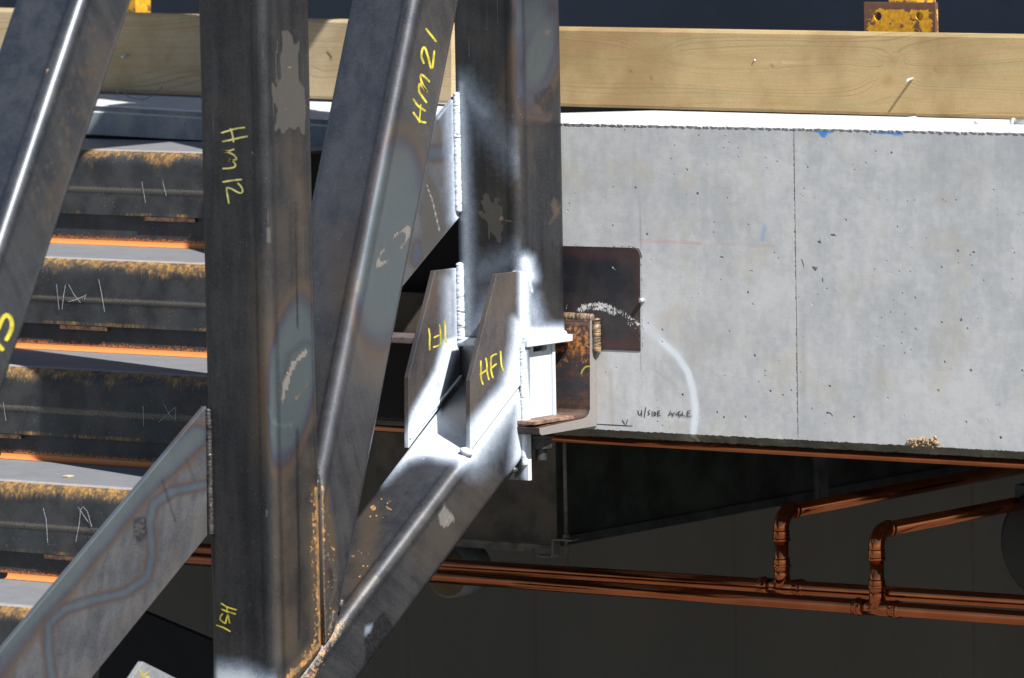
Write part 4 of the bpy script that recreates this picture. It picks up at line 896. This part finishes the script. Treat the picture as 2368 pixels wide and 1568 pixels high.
# ================================================================== STEEL STEPS
def m_tread():
    m = NT('tread_steel'); q = m.pos(); A = m.attr('A'); B = m.attr('B')
    dr = m.pos(0, (110, 110, 22)); n = m.noise(q, 14, 5, .62); d = m.noise(dr, 1.3, 4, .65); d2 = m.noise(m.pos(0, (240, 240, 60)), 1.2, 3, .6)
    col = m.mix(m.ss(n, .35, .65), (.030, .031, .034), (.062, .060, .060)); col = m.mix(m.ss(m.noise(q, 5, 3), .45, .7, 0, .5), col, (.045, .055, .058))
    # B.r : streaky rust, B.g : dense orange root rust, A.r : dust on the tread
    st = m.ss(m.math('MULTIPLY_ADD', m.math('ADD', m.math('MULTIPLY', m.math('SUBTRACT', d, .5), .9), m.math('MULTIPLY', m.math('SUBTRACT', m.noise(q, 11, 3, .6), .5), 1.3)), 1.0, B[0]), .38, .82)
    rc = m.mix(m.ss(m.noise(q, 70, 4, .6), .4, .6), (.10, .065, .035), m.mix(m.ss(d2, .45, .65), (.20, .115, .045), (.42, .23, .05)))
    col = m.mix(st, col, rc)
    rt = m.ss(m.math('MULTIPLY_ADD', m.math('SUBTRACT', m.noise(q, 210, 4, .7), .5), 1.3, B[1]), .42, .62)
    col = m.mix(rt, col, m.mix(B[1], (.16, .06, .025), (.62, .22, .06)))
    du = m.ss(m.math('MULTIPLY_ADD', m.math('SUBTRACT', m.noise(m.pos(0, (6, 60, 60)), 6, 4, .7), .5), .7, A[0]), .3, .8)
    col = m.mix(m.math('MULTIPLY', du, .72), col, (.29, .295, .31))
    v = m.vor(q, 120); spk = m.math('MULTIPLY', m.ss(v.outputs['Distance'], .14, .08, 0, 1), m.ss(m.noise(q, 16, 3), .48, .6)); col = m.mix(m.math('MULTIPLY', spk, .55), col, (.42, .39, .34))
    sc = m.ss(m.math('MULTIPLY_ADD', m.math('SUBTRACT', m.noise(m.pos(0, (60, 60, 200)), 3, 3, .7), .5), 1.2, B[2]), .45, .6); col = m.mix(m.math('MULTIPLY', sc, .7), col, (.16, .14, .11))
    return m.fin(col, m.math('MULTIPLY_ADD', n, .25, .42), m.math('MULTIPLY', m.math('SUBTRACT', 1, m.math('MAXIMUM', st, rt)), .35), m.bump(m.noise(q, 220, 4, .65), .4, .001), .45)
M_tread = m_tread()
stair = thing('steel_steps', 'stack of dark folded steel steps with rusty noses and orange inner corners', 'stairs')
D = .36; XSR = XM-.11
nose_px = [(300, 349), (300, 604), (100, 851), (200, 1126), (100, 1409)]
YN = [-.15-D*k for k in range(6)]
ZN = [float(UY(a, b, YN[k])[2]) for k, (a, b) in enumerate(nose_px)]
ZN.append(ZN[4]-(ZN[3]-ZN[4]))
YN = YN[:6]
def sheet(name, path, x0, x1, rust, root, dust, scr, parent, dx=.008, th=.008, label=None):
    P = np.array(path, float); m = len(P); nx = max(2, int((x1-x0)/dx)); V = np.zeros(((nx+1)*m, 3))
    for i in range(nx+1):
        V[i*m:(i+1)*m, 0] = x0+(x1-x0)*i/nx; V[i*m:(i+1)*m, 1:] = P
    V = V.tolist(); F = []
    for i in range(nx):
        for k in range(m-1): F.append((i*m+k, i*m+k+1, (i+1)*m+k+1, (i+1)*m+k))
    # back face of the folded plate
    T = np.gradient(P, axis=0); T /= np.linalg.norm(T, axis=1)[:, None]+1e-9; nb = np.stack([-T[:, 1], T[:, 0]], 1)
    sgn = 1 if nb[m//2][0] > 0 or nb[0][1] < 0 else -1
    Q = P+nb*th*sgn; n0 = len(V)
    for X in (x0, x1):
        for k in range(m): V.append((X, Q[k][0], Q[k][1]))
    for k in range(m-1):
        F.append((n0+k, n0+m+k, n0+m+k+1, n0+k+1)); F.append((k, n0+k, n0+k+1, k+1)); F.append((nx*m+k, nx*m+k+1, n0+m+k+1, n0+m+k))
    F.append((m-1,)+tuple(nx*m+m-1 for _ in range(0))+(n0+m-1, n0+2*m-1, nx*m+m-1))
    me = bpy.data.meshes.new(name); me.from_pydata(V, [], F); me.update()
    A = np.zeros((len(V), 4)); B = np.zeros((len(V), 4)); A[:, 3] = B[:, 3] = 1
    for i in range(nx+1):
        s_ = slice(i*m, (i+1)*m); B[s_, 0] = rust; B[s_, 1] = root; A[s_, 0] = dust; B[s_, 2] = scr
    set_attrs(me, (A, B)); me.materials.append(M_tread)
    sm_ = [True]*len(me.polygons); me.polygons.foreach_set('use_smooth', sm_)
    try: me.set_sharp_from_angle(angle=math.radians(38))
    except Exception: pass
    return reg(bpy.data.objects.new(name, me), parent)
def arcp(cy, cz, r, a0, a1, n): return [(cy+r*math.cos(a0+(a1-a0)*i/n), cz+r*math.sin(a0+(a1-a0)*i/n)) for i in range(n+1)]
treads = []
for k in range(6):
    y, zz_ = YN[k], ZN[k]; yr = (YN[k-1]+.012) if k else y+.372
    path = arcp(yr-.011, zz_+.011, .011, 0, -math.pi/2, 5)
    for i in range(1, 40): path.append((yr-.011-(yr-.011-y-.034)*i/40, zz_))
    path += arcp(y+.034, zz_-.034, .034, math.pi/2, math.pi, 9)
    for i in range(1, 12): path.append((y, zz_-.034-.056*i/11))
    path += [(y-.0007, zz_-.093), (y-.0007, zz_-.098), (y+.0007, zz_-.101)]
    for i in range(1, 9): path.append((y+.001, zz_-.101-.054*i/8))
    Pn = np.array(path); dep = zz_-Pn[:, 1]; fr = Pn[:, 0] < y+.036
    rust = np.where(fr, np.clip(.92-dep/.062, -.2, 1), 0); rust = np.where(fr & (dep > .148), .52, rust); rust = np.where(fr & (dep > .09) & (dep < .101), .33, rust); rust = np.where(fr & (dep > .05) & (dep < .09), np.maximum(rust, .12), rust)
    root = np.clip(1.0-(yr-Pn[:, 0])/.034, 0, 1)
    root = root*(k > 0)
    dust = np.where((Pn[:, 1] > zz_-.004) & (Pn[:, 0] < yr-.02), .75, 0); scr = np.where(fr & (dep > .088) & (dep < .102), .6, 0)
    xl = float(UY(-260, 700, y)[0])
    xr_ = XSR-.002 if k > 1 else float(UY((845, 800)[k], 500, y+.37)[0])
    t = sheet('tread', path, xl, xr_, rust, root, dust, scr, stair); treads.append(t)
    # riser below this tread
    if k < 5:
        zb_ = ZN[k+1]+.0115; rp = [(y+.0125, zz_-.12)]
        rp = [(y+.0125, zz_-.12-(zz_-.12-zb_)*i/12) for i in range(13)]
        hh = np.array([p[1] for p in rp])-zb_
        sheet('riser', rp, xl, XSR if k > 1 else float(UY(800, 500, y)[0]), np.full(13, .08), np.clip(.62-hh/.04, 0, 1), np.zeros(13), np.zeros(13), stair)
# small packing tabs welded under the faces
for k, (a, b) in enumerate([(332, 448), (137, 244), (-10, 45), (100, 330*0+195)]):
    y = YN[k]; zz_ = ZN[k]-.155; Pa, Pb_ = UY(a, 700, y)[0], UY(b, 700, y)[0]
    # shift for the drop between reference height and the tab
    sh_ = float(UY(a, proj(np.array([[Pa, y, zz_]]))[1][0], y)[0]-Pa); Pa += sh_; Pb_ += sh_
    from_bm('packing_tab', box(float(Pa), float(Pb_), y+.0015, y+.012, zz_-.011, zz_-.0005, .0008), plain('tab_rust%d' % k, (.10, .05, .03), .7, 0, var=.6, sc=60), stair)
# chalk marks on the faces
z = Z(0, 900, .5912); z5 = Z(0, 1793, .5912); z1f = Z(0, 0, .5912)
for l_ in (z([(382, 400), (400, 575)]), z([(668, 368), (690, 480), (708, 588)]), z([(443, 405), (430, 480), (420, 570)]), z([(465, 405), (500, 470), (543, 525)]), z([(460, 520), (520, 505), (575, 478)]), z([(582, 470), (570, 505)]),): strokes('chalk_mark', [l_], 'Y', YN[1]-.0025, 1.3, M_chalk, treads[1], crisp=True)
for l_ in (z1f([(960, 1230), (985, 1372)]), z1f([(1100, 1225), (1125, 1325)]),): strokes('chalk_mark', [l_], 'Y', YN[0]-.0025, 1.2, M_chalk, treads[0], crisp=True)
for l_ in (z([(22, 1200), (40, 1325)]), z([(968, 1228), (972, 1365)]), z([(1075, 1335), (1190, 1230)]), z([(1110, 1215), (1150, 1290), (1185, 1315), (1190, 1240)]),): strokes('chalk_mark', [l_], 'Y', YN[2]-.0025, 1.1, M_chalk, treads[2], crisp=True)
for l_ in (z5([(292, 405), (312, 480), (323, 640)]), z5([(512, 632), (535, 520), (545, 420), (560, 395), (590, 425), (622, 535), (590, 490), (530, 400)]),): strokes('chalk_mark', [l_], 'Y', YN[3]-.0025, 1.3, M_chalk, treads[3], crisp=True)
# stringer closing the steps on the right
pts = [(XSR+.0, YN[0]+.36, ZN[0]+.0)]
# dark sheet and grey plate under the steps
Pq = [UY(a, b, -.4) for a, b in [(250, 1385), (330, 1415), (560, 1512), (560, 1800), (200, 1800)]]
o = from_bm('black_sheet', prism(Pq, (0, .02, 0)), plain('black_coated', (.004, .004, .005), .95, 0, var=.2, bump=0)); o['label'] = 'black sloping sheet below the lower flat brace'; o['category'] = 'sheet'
Pq = [UX(a, b, XT-.1) for a, b in [(331, 1530), (470, 1600), (420, 1720), (215, 1700)]]
o = from_bm('grey_plate', prism(Pq, (-.014, 0, 0), .001), plain('grey_primer', (.17, .175, .18), .6, .1, var=.12, sc=60)); o['label'] = 'corner of a grey steel plate with a yellow mark at the bottom edge'; o['category'] = 'plate'
strokes('marking', [[(318, 1556), (330, 1563), (345, 1566)], [(322, 1548), (330, 1562), (328, 1572)], [(345, 1552), (328, 1564)]], 'X', XT-.1, 2.6, M_yel, o)

# ================================================================== BEHIND: dark beam in the gap, pipes, ducts
zsoff_ = float(UY(1500, 1000, 0)[2])-.03
M_blk = plain('black_steel_and_shade', (.006, .005, .005), .8, .0, var=.5, sc=12)  # black for the beam web, also painted on surfaces shaded deep in the gap
M_fl = plain('flange_steel', (.13, .10, .10), .6, .3, var=.4, sc=50)
hb = thing('steel_floor_beam', 'dark steel beam in the gap behind the gusset plates', 'beam')
Yb = .30
f0, f1 = UY(880, 778, Yb), UY(985, 783, Yb)
fdz = (f1[2]-f0[2])/(f1[0]-f0[0])
from_bm('flange', box(float(f0[0])-.15, float(f1[0])+.02, Yb, Yb+.10, float(f1[2])-.014, float(f1[2]), .001), M_fl, hb)
w0 = UY(880, 966, Yb+.05); from_bm('web', box(float(f0[0])-.3, float(f1[0])+.5, Yb+.05, Yb+.065, float(w0[2]), float(f1[2])-.0145), M_blk, hb)
q0, q1 = UY(860, 962, .22), UY(1000, 985, .22)
o = from_bm('concrete_strip', box(float(q0[0])-.1, xa-.003, .22, .25, float(q1[2])-.004, float(q0[2])-.008, .002), M_cham); o['label'] = 'olive grey concrete strip low in the gap beside the steep brace'; o['category'] = 'ledge'
set_attrs(o.data, masks(np.array([v.co for v in o.data.vertices]), np.zeros((len(o.data.vertices), 3)), []))

q5 = UY(700, 400, .62)
from_bm('void_shade_sheet', box(float(x0_), xa-.002, .606, .612, zsoff_-.0, float(q5[2])+.3), M_blk, hb)  # black sheet added in place of the darkness deep in the gap
def m_copper():
    m = NT('copper'); q = m.pos(0, (1, 1, 1)); n = m.noise(q, 5, 3, .6)
    col = m.mix(m.ss(n, .3, .7), (.34, .098, .04), (.46, .15, .06))
    return m.fin(col, m.math('MULTIPLY_ADD', n, .10, .08), .97, m.bump(m.noise(m.pos(), 60, 2), .03, .0006))
M_cop = m_copper()
def line_ext(p0, p1, Y, xl, xr):
    A, B = UY(*p0, Y), UY(*p1, Y); f = lambda x: A+(B-A)*((x-A[0])/(B[0]-A[0])); return f(xl), f(xr), f
XL, XR = float(UY(300, 1000, .4)[0]), float(UY(2640, 1400, .4)[0])
A, B, _ = line_ext((1502, 1026), (2367, 1075), .075, XL+.3, XR)
o = tube('copper_pipe', [A, A+(B-A)*.5, B], .0085, M_cop, None, 18); o['label'] = 'thin copper pipe tucked under the beam edge'; o['category'] = 'pipe'
YP1, YP2 = .46, .40; RP = .0165
def main_pipe(p0, p1, Y, tx, ey, label, Yend):
    r = thing('copper_pipe', label, 'pipe', 'thick copper pipes with branches')
    A, B, f = line_ext(p0, p1, Y, XL-.4, XR)
    tube('run', [A, A+(B-A)*.5, B], RP, M_cop, r, 28)
    # tee
    # find X where the centre line passes column tx
    lo, hi = XL, XR
    for _ in range(40):
        md = (lo+hi)/2
        if proj(np.array([f(md)]))[0][0] < tx: lo = md
        else: hi = md
    T = f(md); X = float(md); d = np.array(B-A); d /= np.linalg.norm(d)
    def ring(c, dr, L, R_):
        c = np.array(c); dr = np.array(dr, float)
        return [c-dr*L/2, c-dr*L*.38, c, c+dr*L*.38, c+dr*L/2], [R_*.97, R_, R_, R_, R_*.97]
    tee = reg(bpy.data.objects.new('tee', None), r)
    for sg in (-1, 1):
        p, q_ = ring(T+d*sg*.050, d, .026, .0195); tube('collar', p, q_, M_cop, tee, 24)
        p, q_ = ring(T+d*sg*.052, d, .007, .0215); tube('bead', p, q_, M_cop, tee, 24)
    tube('sleeve', [T-d*.052, T+d*.052], .0182, M_cop, tee, 24)
    ztop = float(UY(tx+12, ey, Y)[2]); up = np.array([0, 0, 1.])
    p, q_ = ring(T+up*.052, up, .03, .0195); tube('collar', p, q_, M_cop, tee, 24)
    p, q_ = ring(T+up*.050, up, .007, .0215); tube('bead', p, q_, M_cop, tee, 24)
    tube('neck', [T, T+up*.03, T+up*.045], [.022, .0185, .0182], M_cop, tee, 24)
    rb = .038
    tube('riser_pipe', [T, (T[0], T[1], ztop-rb-.02)], RP, M_cop, r, 24)
    cy_, cz_ = T[1]+rb, ztop-rb
    arc_ = [(T[0], cy_-rb*math.cos(a), cz_+rb*math.sin(a)) for a in np.linspace(0, math.pi/2, 12)]
    tube('elbow', [(T[0], T[1], ztop-rb-.02)]+arc_+[(T[0], cy_+.02, ztop)], .0185, M_cop, r, 24)
    p, q_ = ring((T[0], T[1], ztop-rb-.014), up, .02, .0198); tube('collar', p, q_, M_cop, r, 24)
    p, q_ = ring((T[0], T[1], ztop-rb-.026), up, .006, .0215); tube('bead', p, q_, M_cop, r, 24)
    p, q_ = ring((T[0], cy_+.014, ztop), (0, 1., 0), .012, .0205); tube('collar', p, q_, M_cop, r, 24)
    tube('branch', [(T[0], cy_, ztop), (T[0], Yend, ztop)], RP, M_cop, r, 24)
main_pipe((1502, 1337), (2367, 1392), YP1, 1808, 1186, 'thick copper pipe with the left branch rising and turning back', 2.0)
main_pipe((1502, 1368), (2367, 1430), YP2, 2028, 1229, 'thick copper pipe with the right branch, in front of its twin', 2.0)

M_duct = plain('duct_galv', (.045, .055, .053), .42, .55, var=.45, sc=7, bump=.1, bsc=40)
M_ductb = plain('duct_front', (.075, .060, .045), .6, .2, var=.5, sc=12, bump=.1, bsc=40)
M_strip = plain('duct_flange', (.12, .11, .095), .6, .4, var=.4, sc=40)
duct = thing('air_duct', 'dark rectangular sheet metal duct running back under the floor', 'duct')
YD = .55; K = UY(1288, 1258, YD); XD = float(K[0]); zD = float(K[2]); zsoff = float(UY(1500, 1000, 0)[2])-.01
bm = box(XD-.55, XD, YD, YD+2.3, zD, zsoff+.25, .002)
me = bpy.data.meshes.new('duct_body'); bm.normal_update(); bm.to_mesh(me); bm.free(); me.materials.append(M_duct); me.materials.append(M_ductb)
for p in me.polygons:
    if p.normal.y < -.5: p.material_index = 1
reg(bpy.data.objects.new('duct_body', me), duct)
from_bm('flange', box(XD-.56, XD+.008, YD-.012, YD-.0005, zD-.022, zD-.002, .001), M_strip, duct)
for yy in (float(UX(1895, 1150, XD)[1]),):
    from_bm('joint_or_shade_strip', box(XD+.0005, XD+.014, yy-.03, yy+.02, zD-.03, zsoff+.2, .001), plain('joint_galv', (.09, .095, .1), .5, .5, var=.3), duct)
    from_bm('joint_or_shade_strip', box(XD-.5, XD+.014, yy-.03, yy+.02, zD-.034, zD-.0305, .001), M_strip, duct)
from_bm('bottom_edge', box(XD+.0006, XD+.006, YD+.001, YD+2.25, zD-.006, zD+.016), plain('duct_edge', (.05, .06, .062), .5, .5), duct)
hg = thing('duct_hanger', 'thin threaded rod with a bent clip beside the duct corner', 'hanger')
Xh = float(UY(1308, 1200, YD-.03)[0]); tube('rod', [(Xh, YD-.03, zsoff+.2), (Xh, YD-.03, zD-.055)], .0045, M_strip, hg, 10)
V_ = [(XD-.03, zD-.026), (XD+.012, zD-.026), (XD+.018, zD-.02), (XD+.018, zD+.012), (XD+.022, zD+.017), (XD+.075, zD+.017)]
bm = bmesh.new(); pts = [Vector((a, YD-.045, b)) for a, b in V_]
for i in range(len(pts)-1):
    a, b = pts[i], pts[i+1]; t = (b-a).normalized(); nn_ = Vector((-t.z, 0, t.x))*.0015
    vs = [bm.verts.new(p) for p in (a-nn_, b-nn_, b+nn_, a+nn_)]; v2 = [bm.verts.new(v.co+Vector((0, .03, 0))) for v in vs]
    bm.faces.new(vs); bm.faces.new(v2[::-1])
    for j in range(4): bm.faces.new((vs[j-1], vs[j], v2[j], v2[j-1]))
bmesh.ops.recalc_face_normals(bm, faces=bm.faces); from_bm('clip', bm, plain('clip_galv', (.2, .19, .17), .5, .5, var=.3), hg)
from_bm('nut', prism([(Xh+.009*math.cos(i*math.pi/3), YD-.03+.009*math.sin(i*math.pi/3), zD+.019) for i in range(6)], (0, 0, .01)), M_strip, hg)

# insulated round ducts seen end on
M_tan = plain('tan_insulation', (.075, .052, .028), .8, 0, var=.25, sc=20); M_rim = plain('pale_wrap', (.12, .135, .145), .6, 0, var=.2, sc=20)
def round_duct(cx, cy, rpx, Y, label):
    r = thing('round_duct', label, 'duct', 'round insulated ducts under the floor')
    P = UY(cx, cy, Y); R_ = rpx/1000*1.03
    tube('wrap', [(P[0], Y+.001, P[2]), (P[0], Y+.10, P[2])], R_, M_rim, r, 40)
    tube('end_disc', [(P[0], Y-.004, P[2]), (P[0], Y, P[2])], R_*.93, M_tan, r, 40)
round_duct(912, 1008, 56, .75, 'round tan duct end between the steep brace and the low brace')
round_duct(1033, 1322, 64, .80, 'round tan duct end half hidden behind the copper pipes')
dr = thing('black_drum', 'big black round casing at the right edge', 'casing')
P = UY(2425, 1258, 1.0); tube('casing', [(P[0], 1.0, P[2]), (P[0], 1.0, P[2])], .13, M_blk, dr, 48) if False else None
tube('casing', [(P[0], .995, P[2]), (P[0], 1.0, P[2]), (P[0], 1.6, P[2])], [.126, .134, .134], plain('black_rubber', (.007, .008, .009), .55, 0, var=.2), dr, 56)
Pq = UY(2345, 1140, 1.0); from_bm('bracket', box(float(Pq[0]), float(Pq[0])+.3, 1.0, 1.06, float(Pq[2])-.02, float(Pq[2])+.02, .001), plain('dark_bracket', (.03, .036, .038), .5, .3), dr)

# ================================================================== BUILDING SHELL
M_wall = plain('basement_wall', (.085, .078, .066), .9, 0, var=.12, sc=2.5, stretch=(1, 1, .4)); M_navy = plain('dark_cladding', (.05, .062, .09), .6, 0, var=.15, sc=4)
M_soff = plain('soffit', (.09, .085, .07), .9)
def st(name, bm, mat): o = from_bm(name, bm, mat); o['kind'] = 'structure'; return o
zf0 = zsoff+.35
wl = bpy.data.objects.new('basement_wall', None); reg(wl, kind='structure')
YW = 2.9; xs = [-9]+[float(UY(p, 1450, YW)[0]) for p in (480, 940, 1238, 1700, 2250)]+[6]
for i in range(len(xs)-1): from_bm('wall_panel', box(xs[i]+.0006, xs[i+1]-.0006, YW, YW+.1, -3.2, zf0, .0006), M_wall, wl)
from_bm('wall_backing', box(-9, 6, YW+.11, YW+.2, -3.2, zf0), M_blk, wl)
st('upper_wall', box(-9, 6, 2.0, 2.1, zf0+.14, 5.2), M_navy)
st('floor_slab', box(-9, 6, YLEDGE+.004, 3.4, zsoff+.03+.32, zf0+.13), M_soff)
st('unseen_upper_slab', box(-9, 6, 1.15, 3.4, 3.2, 3.45), M_soff)  # unseen upper floor, added to keep the wall behind in shade
st('unseen_side_wall', box(-9.2, -9.004, .3, 3.4, -3.2, 5), M_wall)  # unseen end walls, added to shut out sky light from the sides
st('unseen_side_wall', box(6.004, 6.2, .3, 3.4, -3.2, 5), M_wall)
# floor behind the left gap, coloured black to paint in the gap's shade
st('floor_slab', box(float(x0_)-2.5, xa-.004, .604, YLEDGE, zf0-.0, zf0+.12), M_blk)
M_grd = plain('site_ground', (.13, .12, .105), .95, 0, var=.3, sc=.8, bump=.3, bsc=12)
g = mk('ground', [(-250, -250, -3.2), (250, -250, -3.2), (250, 250, -3.2), (-250, 250, -3.2)], [(0, 1, 2, 3)], M_grd); g['kind'] = 'structure'

# ================================================================== SMALL THINGS
M_foam = plain('foam', (.30, .20, .115), .9, 0, var=.35, sc=200, bump=.8, bsc=500)
bm = bmesh.new()
for i in range(170):
    px = 2134+rng.normal()*17; py = 1023+rng.normal()*4.5; rr = rng.uniform(.0018, .0042)
    px = min(max(px, 2098), 2170)
    P = UY(px, py, -.002-rng.rand()*.006); bmesh.ops.create_icosphere(bm, subdivisions=1, radius=rr, matrix=Matrix.Translation(P))
for v in bm.verts: v.co += Vector(rng.normal(size=3)*.0007)
o = from_bm('foam_clump', bm, M_foam); o['label'] = 'crusty tan foam clump on the lower edge of the concrete beam'; o['category'] = 'foam'
M_stone = plain('mortar_crumb', (.55, .54, .5), .9, 0, var=.2, sc=90)
for i, (px, py, rr, lb_) in enumerate([(2222, 268, .0065, 'small cube of mortar in front of the right board'), (2258, 270, .0075, 'larger mortar crumb near the right edge of the ledge'), (1746, 253, .004, 'tiny mortar crumb below the middle of the board'), (1933, 281, .004, 'tiny pale crumb on the white ledge')]):
    bm = bmesh.new(); P = UY(px, py, .30 if i != 3 else .15); bmesh.ops.create_icosphere(bm, subdivisions=1, radius=rr)
    for v in bm.verts: v.co += Vector(rng.normal(size=3)*rr*.18)
    X, Y = P[0], P[1]; t = (Y+.0015)/.52; zz_ = (zline(Pt0, Pt1, X)+.0022)*(1-t)+(zline(TB0, TB1, X)-.001)*t
    bmesh.ops.translate(bm, verts=bm.verts, vec=(X, Y, zz_+rr*.6)); o = from_bm('mortar_crumb', bm, M_stone); o['label'] = lb_; o['category'] = 'crumb'; o['group'] = 'mortar crumbs on the ledge'
P = UY(2338, 271, .33); X = float(P[0]); t = (.3315)/.52; zz_ = (zline(Pt0, Pt1, X)+.0022)*(1-t)+(zline(TB0, TB1, X)-.001)*t
bl = thing('loose_bolt', 'loose grey bolt lying on the ledge at the right edge', 'bolt')
tube('head', [(X, .33, zz_+.006), (X+.008, .33, zz_+.006)], .009, M_nail, bl, 6); tube('shank', [(X+.008, .33, zz_+.006), (X+.07, .335, zz_+.006)], .0052, M_nail, bl, 12)
z = Z(300, 330, .2614)
wp_ = smooth_line(z([(640, 195), (660, 130), (700, 98), (745, 125), (790, 200), (870, 240), (970, 253), (1080, 250), (1200, 190), (1290, 115), (1342, 62)]))
o = tube('wire', [UY(a, b, .34) for a, b in wp_], .0011, plain('wire', (.12, .12, .14), .5, .4), None, 6); o['label'] = 'thin curled wire standing on the shaded white ledge'; o['category'] = 'wire'
P = UY(137, 1115, YN[3]+.1); o = from_bm('wood_chip', box(float(P[0])-.008, float(P[0])+.009, YN[3]+.12, YN[3]+.14, ZN[3]+.0008, ZN[3]+.004, .0005), M_wood2); o['label'] = 'small wood chip lying on the fourth step'; o['category'] = 'chip'
